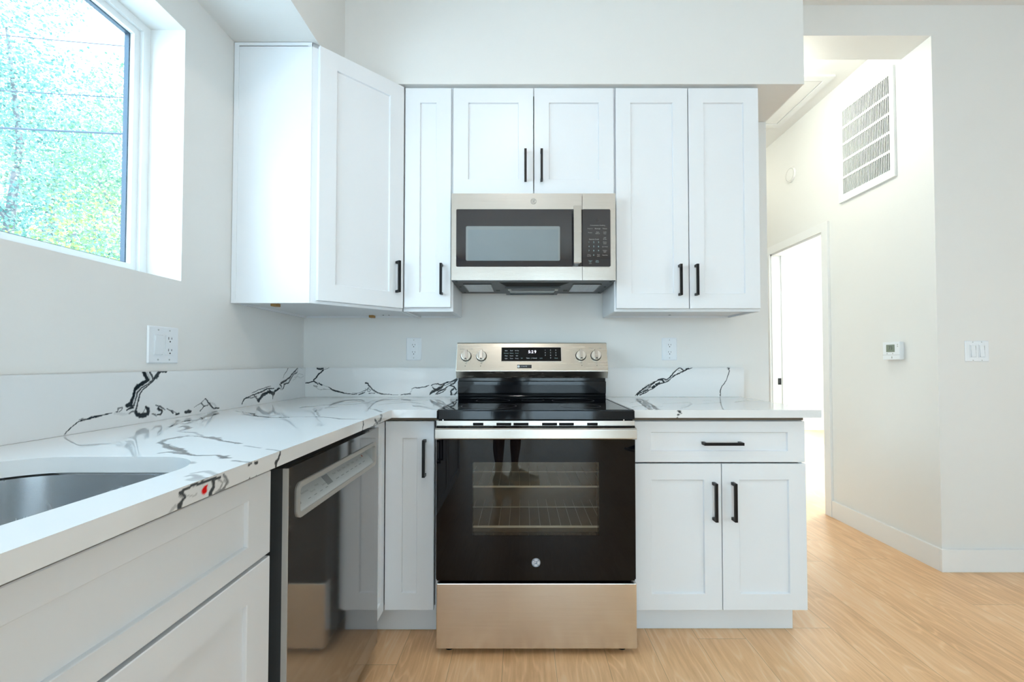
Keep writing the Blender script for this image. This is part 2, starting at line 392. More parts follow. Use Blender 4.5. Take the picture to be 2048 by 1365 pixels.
VEINS = {
'SL':[[1.0,[[1.125,0.9214,0.0013],[1.1453,0.9385,0.0015],[1.1623,0.9469,0.0018],[1.1776,0.9514,0.002],[1.1888,0.9533,0.0027],[1.2049,0.9547,0.003],[1.2286,0.9575,0.0016],[1.261,0.9607,0.001],[1.2739,0.9628,0.0009]]],[0.7,[[1.1643,0.9521,0.0022],[1.1753,0.9528,0.0022],[1.1798,0.9534,0.0013]]],[0.75,[[1.2713,0.9607,0.0019],[1.275,0.971,0.0022],[1.2855,0.9723,0.0017],[1.2844,0.964,0.0015],[1.2778,0.9611,0.0019]]],[0.16,[[1.2636,0.958,0.0033],[1.29,0.9513,0.0039],[1.3146,0.9509,0.002]]],[1.0,[[1.3564,1.0739,0.0046],[1.3688,1.0538,0.0057],[1.3736,1.0458,0.0047],[1.3586,1.0421,0.0051],[1.3397,1.0334,0.0056],[1.3285,1.019,0.0045],[1.3232,1.002,0.004],[1.3166,0.9852,0.005],[1.303,0.9754,0.0054]]],[0.95,[[1.3806,1.0728,0.0036],[1.3887,1.0569,0.0037],[1.3905,1.0464,0.0018],[1.3708,1.0344,0.0018],[1.3486,1.0254,0.002],[1.3358,1.011,0.002],[1.33,0.9915,0.002],[1.3253,0.9745,0.0025],[1.3142,0.9682,0.003]]],[0.35,[[1.3699,1.0718,0.0023],[1.3795,1.0547,0.0023],[1.3813,1.0403,0.0023],[1.3559,1.0295,0.0023],[1.34,1.0208,0.0023],[1.3317,1.0038,0.0023],[1.325,0.9844,0.0022],[1.3197,0.9725,0.0022]]],[0.95,[[1.4106,1.0668,0.0027],[1.3952,1.0475,0.0026],[1.38,1.0339,0.0023],[1.3532,1.0187,0.0026],[1.3432,1.0055,0.0025],[1.3407,0.988,0.0025],[1.334,0.9661,0.0028],[1.3299,0.9565,0.003]]],[1.0,[[1.4138,1.0707,0.0059],[1.4076,1.0616,0.008],[1.3967,1.0509,0.0042]]],[1.0,[[1.4139,1.0667,0.0032],[1.4218,1.074,0.0027],[1.4401,1.0725,0.0035],[1.4491,1.0762,0.0011]]],[1.0,[[1.3003,0.9745,0.0039],[1.3168,0.9753,0.004]]],[1.0,[[1.3006,0.9623,0.002],[1.3114,0.9672,0.0025],[1.3226,0.9673,0.0025]]],[0.8,[[1.309,0.9515,0.002],[1.32,0.9577,0.002],[1.3313,0.9576,0.0025]]],[1.0,[[1.3299,0.9565,0.0035],[1.3374,0.9444,0.0056],[1.3491,0.9392,0.0071],[1.3639,0.94,0.0062],[1.3758,0.9463,0.0052],[1.3724,0.9634,0.0041]]],[1.0,[[1.3678,0.9664,0.0036],[1.3786,0.9563,0.0047],[1.3764,0.9475,0.0047]]],[0.8,[[1.3548,0.9462,0.0013],[1.3649,0.9603,0.0013],[1.3708,0.9648,0.0013]]],[0.8,[[1.3913,0.9419,0.0021],[1.404,0.9365,0.0021],[1.4089,0.9306,0.0011]]],[0.9,[[1.4033,0.9668,0.0016],[1.4227,0.9622,0.0027],[1.4412,0.9496,0.0019]]],[1.0,[[1.4147,0.9577,0.0037],[1.4313,0.9453,0.0032],[1.425,0.9353,0.0027],[1.4104,0.9352,0.0013]]],[0.9,[[1.4148,0.9551,0.0053],[1.4214,0.9504,0.0043]]],[1.0,[[1.4495,0.9514,0.0014],[1.4599,0.9462,0.0014],[1.474,0.935,0.0025]]],[1.0,[[1.4901,0.9281,0.0045],[1.499,0.9293,0.004]]],[1.0,[[1.4703,0.9423,0.0011],[1.4846,0.9352,0.0011],[1.4918,0.9301,0.0011]]],[1.0,[[1.5285,0.931,0.004],[1.5417,0.933,0.0052],[1.5533,0.9311,0.0041]]],[0.8,[[1.5687,0.9432,0.0009],[1.6029,0.9562,0.0015],[1.6235,0.9702,0.0009]]],[1.0,[[1.6235,0.9702,0.0018],[1.6411,0.9527,0.0031],[1.659,0.9355,0.0031],[1.6726,0.9278,0.0025]]],[1.0,[[1.6369,0.9469,0.0019],[1.6158,0.9399,0.0018],[1.5994,0.9265,0.0015]]],[1.0,[[1.6771,0.9305,0.0025],[1.6978,0.9271,0.0022]]],[1.0,[[1.605,0.9545,0.0018],[1.6178,0.9427,0.0018]]],[0.22,[[1.6411,0.9527,0.0056],[1.6723,0.9435,0.0044],[1.6862,0.9311,0.0025]]],[0.9,[[2.1987,1.0813,0.0029],[2.1828,1.0583,0.002],[2.159,1.0415,0.0014],[2.1488,1.0247,0.0011]]],[1.0,[[2.2955,1.0803,0.0031],[2.2704,1.0594,0.0036],[2.2303,1.0439,0.0036],[2.2138,1.0282,0.0041],[2.1757,1.0136,0.0052],[2.1336,1.0012,0.0057]]],[0.95,[[2.2938,1.0772,0.0018],[2.2854,1.05,0.0021],[2.2476,1.039,0.0021],[2.2252,1.0219,0.0024],[2.2033,1.0022,0.0035],[2.16,0.9956,0.004]]],[0.45,[[2.2706,1.0534,0.0079],[2.2362,1.0363,0.0066],[2.2085,1.0166,0.0053]]],[1.0,[[2.1208,0.9976,0.0028],[2.1391,0.9867,0.0028],[2.1292,0.9689,0.0014]]],[0.9,[[2.1627,0.9955,0.004],[2.1525,0.976,0.0029],[2.1396,0.9683,0.0014]]],[1.0,[[2.1212,0.9793,0.004],[2.0887,0.9687,0.0061],[2.0643,0.958,0.0082]]],[1.0,[[2.0643,0.958,0.0071],[2.0659,0.9319,0.0011]]],[1.0,[[2.0352,0.9754,0.0038],[2.0643,0.958,0.0066]]],[0.4,[[2.2886,1.0408,0.0012],[2.3127,1.0432,0.0012],[2.3438,1.0361,0.0012]]],[0.35,[[2.2595,1.0266,0.0012],[2.2949,1.0284,0.0012],[2.3255,1.0212,0.0012],[2.3534,1.0296,0.0013]]],[0.3,[[2.3059,1.0771,0.0009],[2.3431,1.0673,0.0009]]],[0.4,[[2.2425,1.0123,0.0012],[2.2713,1.0202,0.0012],[2.2887,1.0378,0.0012]]],[1.0,[[1.8354,0.9293,0.002],[1.8526,0.9507,0.0027],[1.9042,0.96,0.002],[1.9729,0.9724,0.0035],[2.0215,0.9835,0.0029],[2.0729,0.9805,0.0022]]],[0.8,[[1.904,0.9702,0.0014],[1.9608,0.9837,0.0021],[2.0466,0.993,0.0015]]],[1.0,[[1.9503,0.9322,0.007],[1.9793,0.9543,0.0085],[2.0218,0.9691,0.0065],[2.0734,0.9583,0.0089]]],[0.8,[[1.9153,0.9626,0.0027],[1.9502,0.9357,0.0056]]],[0.7,[[1.861,0.9534,0.0027],[1.9044,0.9498,0.0027],[1.9382,0.954,0.0028]]]],
'SB':[[1.0,[[-1.1695,0.9895,0.0029],[-1.1423,0.9953,0.0038],[-1.1172,1.0008,0.0034]]],[1.0,[[-1.1193,1.0079,0.0038],[-1.1027,1.0281,0.0042],[-1.082,1.049,0.0046],[-1.0707,1.0616,0.0038]]],[1.0,[[-1.1045,1.0776,0.0038],[-1.1011,1.0679,0.005],[-1.0834,1.065,0.0042],[-1.0675,1.0709,0.0034]]],[1.0,[[-1.0886,1.0784,0.0042],[-1.0591,1.0776,0.0034],[-1.0234,1.0818,0.0009]]],[0.8,[[-1.0674,1.0637,0.0017],[-1.0464,1.07,0.0017],[-1.0255,1.0805,0.0013]]],[0.45,[[-1.0969,1.0721,0.0059],[-1.0675,1.0742,0.005]]],[1.0,[[-1.1172,1.0008,0.0038],[-1.1024,0.9924,0.0038],[-1.096,0.984,0.0025]]],[1.0,[[-1.0897,0.9903,0.0034],[-1.0758,0.9806,0.0034]]],[0.6,[[-1.1169,0.9777,0.005],[-1.1043,0.9735,0.0059]]],[0.6,[[-1.075,0.984,0.0009],[-1.037,0.9693,0.0009]]],[1.0,[[-1.0412,0.9702,0.0025],[-1.0117,0.9534,0.0038],[-0.9822,0.9458,0.0038],[-0.957,0.9375,0.0025],[-0.9275,0.9333,0.0021],[-0.8877,0.9324,0.0029]]],[0.6,[[-1.1084,0.9685,0.0011],[-1.0915,0.9559,0.0011],[-1.0453,0.9567,0.0011]]],[0.5,[[-1.0706,0.963,0.0009],[-1.0453,0.9559,0.0009],[-1.0243,0.9588,0.0009]]],[1.0,[[-0.875,0.9295,0.0025],[-0.8604,0.9358,0.0034],[-0.8458,0.9421,0.0025]]],[1.0,[[-0.8407,0.9924,0.0042],[-0.8293,0.9911,0.0038],[-0.8196,0.9744,0.0046],[-0.8018,0.9567,0.0038],[-0.7765,0.9408,0.0034],[-0.7386,0.9316,0.0025]]],[1.0,[[-0.7386,0.9324,0.0025],[-0.705,0.9291,0.0017],[-0.663,0.9278,0.0013]]],[1.0,[[-0.6504,0.9282,0.0021],[-0.6253,0.9308,0.0029],[-0.598,0.9345,0.0034]]],[0.8,[[-0.8229,0.9672,0.0021],[-0.8395,0.9526,0.0025],[-0.8814,0.9366,0.0013]]],[0.95,[[-0.8312,0.9559,0.0017],[-0.8228,0.9601,0.0017],[-0.8131,0.9534,0.0017],[-0.8206,0.945,0.0017],[-0.8303,0.95,0.0017]]],[1.0,[[-0.8226,0.9358,0.0025],[-0.789,0.9379,0.0021]]],[0.7,[[-0.8396,0.963,0.0017],[-0.8437,0.9463,0.0017]]],[0.5,[[-0.9108,0.9408,0.0009],[-0.8814,0.9391,0.0009]]],[1.0,[[-0.5927,0.9601,0.0017],[-0.5709,0.9672,0.0025],[-0.5499,0.9672,0.0029],[-0.5205,0.9702,0.0029],[-0.4975,0.9785,0.0017]]],[0.35,[[-0.6022,0.9358,0.0034],[-0.5939,0.9484,0.0021],[-0.5877,0.9588,0.0013]]],[1.0,[[-0.487,0.9769,0.0021],[-0.4765,0.984,0.0025],[-0.4534,0.9882,0.0029],[-0.4366,0.9811,0.0034]]],[1.0,[[-0.4819,0.9714,0.0025],[-0.4743,0.9601,0.0038],[-0.4533,0.9588,0.0038],[-0.4344,0.9714,0.0038]]],[1.0,[[-0.4972,0.9295,0.0025],[-0.4784,0.9463,0.0084],[-0.4617,0.9526,0.0093],[-0.4365,0.9651,0.0084],[-0.4198,0.9819,0.0042]]],[1.0,[[-0.4637,0.9316,0.0025],[-0.4407,0.9484,0.0038],[-0.4155,0.9588,0.0038],[-0.3946,0.9756,0.0029],[-0.3694,0.9861,0.0029],[-0.3485,1.0092,0.005]]],[1.0,[[-0.4366,0.9819,0.0029],[-0.4072,0.9936,0.0029],[-0.3737,1.0016,0.0038],[-0.3477,1.0146,0.0059]]],[1.0,[[-0.3904,0.9777,0.0025],[-0.3652,0.9735,0.0042],[-0.3525,0.9567,0.0034]]],[1.0,[[-0.3776,0.9308,0.005],[-0.381,0.9484,0.005],[-0.3672,0.963,0.0038]]],[1.0,[[-0.3587,0.9308,0.0038],[-0.3504,0.9463,0.0034]]],[1.0,[[-0.4574,0.9308,0.0021],[-0.4238,0.9433,0.0025],[-0.4063,0.9588,0.0017]]],[0.8,[[-0.4156,0.9777,0.0021],[-0.3946,0.9882,0.0025],[-0.3568,0.9936,0.0029]]],[0.6,[[-0.3797,0.9295,0.0042],[-0.3482,0.9358,0.0034]]]],
'SR':[[1.0,[[0.611,0.9249,0.0019],[0.6379,0.9494,0.0044],[0.6759,0.9777,0.0028],[0.717,0.9997,0.0032],[0.7455,1.0139,0.0035],[0.777,1.0123,0.0028],[0.7959,1.0224,0.0038],[0.815,1.0438,0.0038],[0.842,1.0706,0.0032],[0.8531,1.0731,0.0028],[0.8672,1.0611,0.0038]]],[1.0,[[0.6347,0.9258,0.0032],[0.6631,0.9393,0.0028],[0.6915,0.9557,0.0028],[0.7232,0.9777,0.0028],[0.7579,0.9934,0.0038],[0.7895,1.0044,0.0032],[0.8022,1.0186,0.0025],[0.8339,1.0381,0.0028],[0.8592,1.0501,0.0025],[0.875,1.0595,0.005],[0.9177,1.0747,0.0013]]],[1.0,[[0.6221,0.9274,0.005],[0.6442,0.9431,0.0032],[0.6758,0.9573,0.0028],[0.6869,0.9777,0.0022]]],[0.9,[[0.6394,0.9258,0.0038],[0.6552,0.9431,0.0022],[0.6821,0.9557,0.0019]]],[1.0,[[0.701,0.9683,0.0057],[0.7121,0.9761,0.0063]]],[1.0,[[0.7201,0.984,0.0057],[0.739,0.9919,0.0069]]],[1.0,[[0.7328,1.0092,0.005],[0.7549,1.0092,0.0063],[0.7627,0.9997,0.0044]]],[1.0,[[0.6884,0.9651,0.0032],[0.6948,0.9824,0.0032],[0.7138,0.9934,0.0028]]],[0.5,[[0.6601,0.9683,0.0032],[0.6727,0.9683,0.0025]]],[0.7,[[0.7706,1.0092,0.005],[0.7958,1.0092,0.0044]]],[0.8,[[0.8086,1.0281,0.0019],[0.8244,1.0359,0.0016]]],[0.25,[[0.8404,1.0595,0.0044],[0.8561,1.0532,0.0038],[0.8623,1.0469,0.0032]]],[1.0,[[0.837,1.0391,0.0028],[0.8497,1.0438,0.0025]]],[1.0,[[0.8846,1.0674,0.0044],[0.8972,1.0706,0.0028]]],[0.55,[[0.6854,0.9808,0.0044],[0.66,0.9557,0.0044],[0.6443,0.9525,0.0032]]],[0.4,[[0.6586,0.973,0.0009],[0.6696,0.9808,0.0009],[0.7044,0.9997,0.0009]]],[1.0,[[1.1122,1.0737,0.0028],[1.1152,1.0564,0.0025],[1.1074,1.0312,0.0022],[1.0983,1.0029,0.0022],[1.0759,0.9746,0.0019],[1.0678,0.9525,0.0025],[1.0653,0.9217,0.0028]]],[1.0,[[1.1059,1.0721,0.0025],[1.117,1.0728,0.0025]]],[0.8,[[1.1077,1.0652,0.0016],[1.1147,1.0646,0.0016]]]],
'TL':[[0.85,[[-0.9127,1.8174,0.004],[-0.9048,1.853,0.012],[-0.8787,1.8603,0.005]]],[0.5,[[-0.8845,1.8726,0.003],[-0.8654,1.9183,0.004],[-0.8211,1.934,0.005],[-0.7891,1.95,0.006],[-0.7477,1.9635,0.007],[-0.7289,2.0052,0.002]]],[0.6,[[-0.805,1.8058,0.002],[-0.7832,1.8221,0.006],[-0.773,1.841,0.002]]],[0.7,[[-0.8536,1.4969,0.0012],[-0.7974,1.5032,0.0015],[-0.7415,1.5112,0.002],[-0.6914,1.5112,0.0035],[-0.6417,1.489,0.003],[-0.5982,1.4554,0.0035],[-0.5196,1.4465,0.0015]]],[0.3,[[-0.8301,1.7675,0.005],[-0.7546,1.6256,0.004],[-0.6958,1.5209,0.002]]],[0.35,[[-1.2221,2.5013,0.003],[-1.142,2.4579,0.003],[-1.0493,2.3955,0.003],[-0.9857,2.3955,0.003]]],[0.4,[[-0.6274,1.937,0.002],[-0.5869,2.0218,0.005],[-0.5184,2.0772,0.006],[-0.429,1.9549,0.002]]],[0.35,[[-0.7142,2.0691,0.003],[-0.6526,2.1186,0.004],[-0.5488,2.153,0.006],[-0.4649,2.153,0.005],[-0.4095,2.268,0.003]]],[0.6,[[-0.6105,1.7693,0.002],[-0.5808,1.7461,0.004],[-0.5299,1.6641,0.005]]],[0.4,[[-0.5593,1.7178,0.003],[-0.5437,1.7262,0.003]]],[0.55,[[-0.8398,1.0256,0.004],[-0.8621,1.0696,0.004],[-0.8582,1.0943,0.005],[-0.8578,1.1136,0.003],[-0.8295,1.1202,0.003],[-0.7844,1.1006,0.004],[-0.7397,1.0756,0.007]]],[0.4,[[-0.8475,1.0918,0.003],[-0.851,1.1309,0.003]]],[0.55,[[-0.7802,1.1071,0.005],[-0.758,1.088,0.005],[-0.7511,1.0968,0.005]]],[0.6,[[-0.7391,1.0732,0.005],[-0.7097,1.0518,0.003],[-0.6483,1.0179,0.003]]],[0.3,[[-0.6194,0.9913,0.0025],[-0.5923,0.976,0.0025],[-0.5709,0.966,0.0025]]],[0.3,[[-0.5483,0.9534,0.0025],[-0.5104,0.9328,0.0025]]],[0.6,[[-0.8405,1.0289,0.004],[-0.8115,1.0071,0.005],[-0.7667,0.9611,0.005],[-0.7382,0.9515,0.006],[-0.6883,0.906,0.004],[-0.6565,0.8874,0.003],[-0.61,0.8891,0.003],[-0.5839,0.8687,0.006],[-0.5701,0.8648,0.003]]],[0.5,[[-0.7463,0.913,0.003],[-0.7349,0.9237,0.005],[-0.7079,0.9104,0.005],[-0.6734,0.8958,0.003]]],[0.4,[[-0.7908,0.9913,0.005],[-0.7533,0.9611,0.005],[-0.718,0.9328,0.005]]],[0.4,[[-0.5981,0.8767,0.004],[-0.5878,0.8849,0.004]]],[0.35,[[-0.549,0.8418,0.003],[-0.5128,0.8293,0.003]]],[0.3,[[-0.5515,0.7249,0.002],[-0.5478,0.7372,0.004],[-0.5261,0.7178,0.005],[-0.501,0.7205,0.003]]],[0.25,[[-0.5556,0.7477,0.003],[-0.5413,0.7609,0.005],[-0.5068,0.7372,0.004]]],[0.25,[[-0.5315,0.7097,0.005],[-0.5149,0.7045,0.005],[-0.5128,0.7151,0.005]]],[0.3,[[-0.5029,0.6197,0.003],[-0.5013,0.6362,0.003]]],[0.3,[[-0.6248,0.8271,0.006],[-0.6137,0.8199,0.006]]],[0.55,[[-1.0162,1.2756,0.004],[-1.0513,1.3464,0.004],[-1.0216,1.3426,0.004],[-1.0323,1.3819,0.004]]],[0.65,[[-1.0607,1.362,0.003],[-1.0687,1.4192,0.005],[-1.0507,1.4408,0.005],[-1.0946,1.5343,0.006],[-1.1438,1.6466,0.007]]],[0.6,[[-1.0639,1.4128,0.004],[-1.0393,1.4023,0.004],[-1.0728,1.4791,0.004]]],[0.6,[[-1.1438,1.5597,0.003],[-1.1252,1.5858,0.006],[-1.166,1.6818,0.007]]],[0.6,[[-0.9842,1.2705,0.003],[-0.9916,1.2966,0.004],[-0.95,1.262,0.007],[-0.9363,1.234,0.005]]],[0.4,[[-0.9303,1.2012,0.004],[-0.9462,1.2504,0.004]]],[0.4,[[-0.9174,1.1876,0.004],[-0.8732,1.1758,0.004]]],[0.3,[[-0.881,1.1831,0.003],[-0.8072,1.1202,0.003]]],[0.6,[[-1.0813,1.4908,0.005],[-1.0772,1.5269,0.005],[-1.113,1.6047,0.005]]],[0.4,[[-1.0204,1.3238,0.003],[-1.0128,1.3522,0.003]]],[0.5,[[-1.2052,1.6611,0.004],[-1.203,1.7,0.004]]],[0.6,[[-1.0955,1.6908,0.002],[-1.0271,1.6409,0.0025],[-0.9788,1.6047,0.005],[-0.9191,1.5269,0.004],[-0.8525,1.4955,0.003],[-0.781,1.4955,0.0015]]],[0.5,[[-0.9529,1.5648,0.005],[-0.9373,1.552,0.005]]]],
'TR':[[0.5,[[0.7123,2.2862,0.0015],[0.7731,2.2862,0.003],[0.846,2.3625,0.005],[0.8999,2.4232,0.007],[0.9257,2.4232,0.003]]],[0.35,[[0.8418,2.3508,0.003],[0.8973,2.3905,0.003]]],[0.5,[[0.6332,1.9821,0.002],[0.6959,2.0189,0.004],[0.7708,2.054,0.004],[0.7648,1.9821,0.003],[0.7168,1.8972,0.003],[0.6626,1.8721,0.002]]],[0.4,[[0.6777,2.0046,0.004],[0.6986,2.0189,0.004],[0.7306,2.0334,0.004]]],[0.4,[[0.7627,1.9766,0.0025],[0.8338,1.9961,0.0025],[0.906,2.0392,0.0025]]],[0.35,[[0.8829,2.1475,0.0025],[0.9242,2.1573,0.0025]]],[0.45,[[0.4984,2.0334,0.004],[0.5433,2.0812,0.004]]],[0.45,[[0.4541,1.8334,0.004],[0.4924,1.8771,0.005],[0.5358,1.8896,0.004],[0.5955,1.8721,0.003]]],[0.4,[[0.5233,1.8896,0.005],[0.5373,1.8771,0.005]]],[0.45,[[0.6451,1.7894,0.003],[0.6856,1.8405,0.003],[0.7206,1.8972,0.003]]],[0.6,[[0.9905,2.058,0.002],[1.0425,2.1049,0.006],[1.1173,2.1666,0.006],[1.2036,2.173,0.002]]],[0.3,[[0.456,2.093,0.003],[0.5306,2.093,0.003],[0.6302,2.1989,0.003]]],[0.3,[[0.8291,1.9914,0.003],[0.9251,2.0466,0.003]]]],
'FL':[[1.0,[[1.4167,0.9214,0.0021],[1.423,0.9036,0.0025],[1.4146,0.8866,0.0018]]],[0.85,[[1.5862,0.9231,0.0048],[1.6089,0.9093,0.0064],[1.5869,0.8903,0.0032]]],[0.85,[[1.5334,0.904,0.0038],[1.557,0.8878,0.0035],[1.5748,0.892,0.0024]]],[0.6,[[1.5868,0.8963,0.0016],[1.5168,0.8866,0.0015]]],[0.92,[[0.9328,0.9146,0.0019],[0.9263,0.9018,0.0026],[0.9176,0.8947,0.0037],[0.9196,0.8806,0.0013]]],[0.92,[[0.8275,0.9117,0.0026],[0.8342,0.9129,0.002]]],[0.92,[[0.8451,0.9121,0.002],[0.8527,0.9112,0.0026]]],[0.92,[[0.8294,0.8887,0.0012],[0.8282,0.88,0.0022]]],[0.92,[[0.8493,0.8848,0.0019],[0.8515,0.8779,0.0015]]],[0.92,[[0.6605,0.9111,0.0016],[0.6868,0.9125,0.0022],[0.7094,0.9126,0.0021],[0.7315,0.911,0.002],[0.7484,0.9109,0.0015]]],[0.92,[[0.6656,0.909,0.0029],[0.6714,0.8994,0.0016],[0.6593,0.8914,0.0034],[0.6612,0.8823,0.0045]]],[0.92,[[0.7295,0.9086,0.0032],[0.7342,0.8989,0.0026],[0.7258,0.8913,0.0035],[0.7239,0.8819,0.0029],[0.713,0.8817,0.0014]]],[0.92,[[0.7342,0.8823,0.0023],[0.7469,0.8822,0.003],[0.7601,0.8812,0.0018]]],[0.7,[[0.7572,0.9116,0.0018],[0.7694,0.8982,0.002],[0.7599,0.8903,0.0024],[0.7468,0.8851,0.0024],[0.7321,0.883,0.002]]],[0.5,[[0.742,0.9099,0.0015],[0.7552,0.899,0.0015],[0.7489,0.8904,0.0018],[0.7362,0.8868,0.0015]]],[0.5,[[0.6623,0.9074,0.0029],[0.6675,0.9025,0.0029]]],[0.35,[[0.6201,0.8797,0.0012],[0.6399,0.8851,0.0018],[0.6526,0.8923,0.0021]]],[0.35,[[0.6415,0.8858,0.0018],[0.6463,0.8816,0.0018]]],[0.35,[[0.6763,0.9005,0.0009],[0.6908,0.8955,0.0009],[0.6963,0.8972,0.0009]]],[0.5,[[0.6948,0.8819,0.0009],[0.7061,0.8853,0.0009]]],[0.45,[[0.7596,0.9023,0.0021],[0.7688,0.8953,0.0022]]],[-1.0,[[0.7101,0.899,0.0037],[0.7126,0.9001,0.0043],[0.7145,0.9024,0.0029],[0.7178,0.9047,0.0014]]]],
'FR':[[1.0,[[0.6004,0.9197,0.0009],[0.6141,0.9135,0.0032],[0.6266,0.9039,0.0021]]],[0.9,[[0.6192,0.9226,0.0016],[0.6214,0.9089,0.0021]]],[1.0,[[0.6105,0.8979,0.0032],[0.6144,0.8986,0.003]]],[1.0,[[0.6081,0.8849,0.0023],[0.6116,0.8872,0.0014]]],[0.5,[[0.6151,0.894,0.0009],[0.6255,0.9043,0.0009]]]]
}
# ------------------------------------------------------------------ helpers: geometry and objects
class MB:
    """collects shapes in world metres; build() links them as ONE mesh object"""

    def __init__(self):
        self.bm = bmesh.new()

    def quadmesh(self, verts, faces):
        vs = [self.bm.verts.new(v) for v in verts]
        for f in faces:
            try:
                self.bm.faces.new([vs[i] for i in f])
            except ValueError:
                pass
        return vs

    def box(self, x0, x1, y0, y1, z0, z1):
        x0, x1 = sorted((x0, x1)); y0, y1 = sorted((y0, y1)); z0, z1 = sorted((z0, z1))
        self.quadmesh([(x0, y0, z0), (x1, y0, z0), (x1, y1, z0), (x0, y1, z0), (x0, y0, z1), (x1, y0, z1), (x1, y1, z1), (x0, y1, z1)],
                      [(0, 3, 2, 1), (4, 5, 6, 7), (0, 1, 5, 4), (1, 2, 6, 5), (2, 3, 7, 6), (3, 0, 4, 7)])
        return self

    def pbox(self, fr, u0, u1, v0, v1, n0, n1):
        """box in a local frame fr(u, v, n) -> world"""
        c = [(u0, v0, n0), (u1, v0, n0), (u1, v1, n0), (u0, v1, n0), (u0, v0, n1), (u1, v0, n1), (u1, v1, n1), (u0, v1, n1)]
        self.quadmesh([fr(*p) for p in c], [(0, 3, 2, 1), (4, 5, 6, 7), (0, 1, 5, 4), (1, 2, 6, 5), (2, 3, 7, 6), (3, 0, 4, 7)])
        return self

    def prism(self, pts, fr, n0, n1):
        """polygon pts (u, v) extruded along n in frame fr"""
        k = len(pts)
        vs = [fr(u, v, n0) for u, v in pts] + [fr(u, v, n1) for u, v in pts]
        fs = [tuple(range(k))[::-1], tuple(range(k, 2 * k))] + [(i, (i + 1) % k, k + (i + 1) % k, k + i) for i in range(k)]
        self.quadmesh(vs, fs)
        return self

    def loft(self, loops, cap=True, closed=True):
        k = len(loops[0])
        vs = [p for l in loops for p in l]
        fs = []
        for j in range(len(loops) - 1):
            for i in range(k if closed else k - 1):
                a, b = j * k + i, j * k + (i + 1) % k
                fs.append((a, b, b + k, a + k))
        if cap:
            fs.append(tuple(range(k))[::-1])
            fs.append(tuple(range((len(loops) - 1) * k, len(loops) * k)))
        self.quadmesh(vs, fs)
        return self

    def tube(self, pts, r, n=8, cap=True):
        pts = [Vector(p) for p in pts]
        rr = r if isinstance(r, (list, tuple)) else [r] * len(pts)
        loops = []
        up = Vector((0.13, 0.27, 0.95)).normalized()
        for i, p in enumerate(pts):
            t = (pts[min(i + 1, len(pts) - 1)] - pts[max(i - 1, 0)]).normalized()
            a = t.cross(up)
            if a.length < 1e-4:
                a = t.cross(Vector((1, 0, 0)))
            a.normalize()
            c = t.cross(a).normalized()
            loops.append([p + (a * math.cos(2 * math.pi * k / n) + c * math.sin(2 * math.pi * k / n)) * rr[i] for k in range(n)])
        return self.loft(loops, cap)

    def disc(self, fr, cu, cv, r, n0, n1, seg=24, r2=None):
        r2 = r if r2 is None else r2
        lo = [[fr(cu + rad * math.cos(2 * math.pi * k / seg), cv + rad * math.sin(2 * math.pi * k / seg), n) for k in range(seg)] for rad, n in ((r, n0), (r2, n1))]
        return self.loft(lo)

    def ring(self, fr, cu, cv, r0, r1, n0, n1, seg=32):
        lo = [[fr(cu + rad * math.cos(2 * math.pi * k / seg), cv + rad * math.sin(2 * math.pi * k / seg), n) for k in range(seg)] for rad, n in ((r0, n0), (r1, n0), (r1, n1), (r0, n1), (r0, n0))]
        return self.loft(lo, cap=False)

    def build(self, name, m, parent=None, bevel=0.0, seg=2, smooth=False, loc=None):
        bm = self.bm
        bmesh.ops.remove_doubles(bm, verts=bm.verts, dist=1e-6)
        bmesh.ops.recalc_face_normals(bm, faces=bm.faces)
        if bevel:
            es = [e for e in bm.edges if len(e.link_faces) == 2 and e.calc_face_angle(0) > 0.5]
            bmesh.ops.bevel(bm, geom=es, offset=bevel, segments=seg, affect='EDGES', clamp_overlap=True, profile=0.6)
        me = bpy.data.meshes.new(name)
        org = root_origin(parent) if parent is not None else Vector(loc if loc else (0, 0, 0))
        for v in bm.verts:
            v.co -= org
        bm.to_mesh(me)
        bm.free()
        if smooth:
            for p in me.polygons:
                p.use_smooth = True
            try:
                me.set_sharp_from_angle(angle=0.6)
            except Exception:
                pass
        me.materials.append(m)
        o = bpy.data.objects.new(name, me)
        COL.objects.link(o)
        if parent is not None:
            o.parent = parent
        elif loc:
            o.location = loc
        return o


def root_origin(o):
    while o.parent is not None:
        o = o.parent
    return Vector(o.location)


def tag(o, label=None, cat=None, group=None, kind=None):
    if label: o['label'] = label
    if cat: o['category'] = cat
    if group: o['group'] = group
    if kind: o['kind'] = kind
    return o


def thing(name, loc, label, cat, group=None):
    o = bpy.data.objects.new(name, None)
    o.empty_display_size = 0.1
    o.location = loc
    COL.objects.link(o)
    return tag(o, label, cat, group)


def struct(name, mb, m, label=None, **kw):
    o = mb.build(name, m, **kw)
    o['kind'] = 'structure'
    if label: o['label'] = label
    return o


# local frames: u to the right as one looks at the face, v up, n out of the face
def fr_y(y):            # faces the camera side (-y)
    return lambda u, v, n: (u, y - n, v)


def fr_x(x):            # faces +x ; u is y
    return lambda u, v, n: (x + n, u, v)


def fr_xn(x):           # faces -x ; u is y
    return lambda u, v, n: (x - n, u, v)


def fr_down(z):         # faces down ; u = x, v = y
    return lambda u, v, n: (u, v, z - n)


def fr_up(z):
    return lambda u, v, n: (u, v, z + n)


def fr_line(p0, p1):    # vertical face through two floor points, n to the right-hand side of p0->p1
    p0, p1 = Vector((p0[0], p0[1], 0)), Vector((p1[0], p1[1], 0))
    d = (p1 - p0).normalized()
    nn = Vector((d.y, -d.x, 0))
    return lambda u, v, n: tuple(p0 + d * u + nn * n + Vector((0, 0, v)))


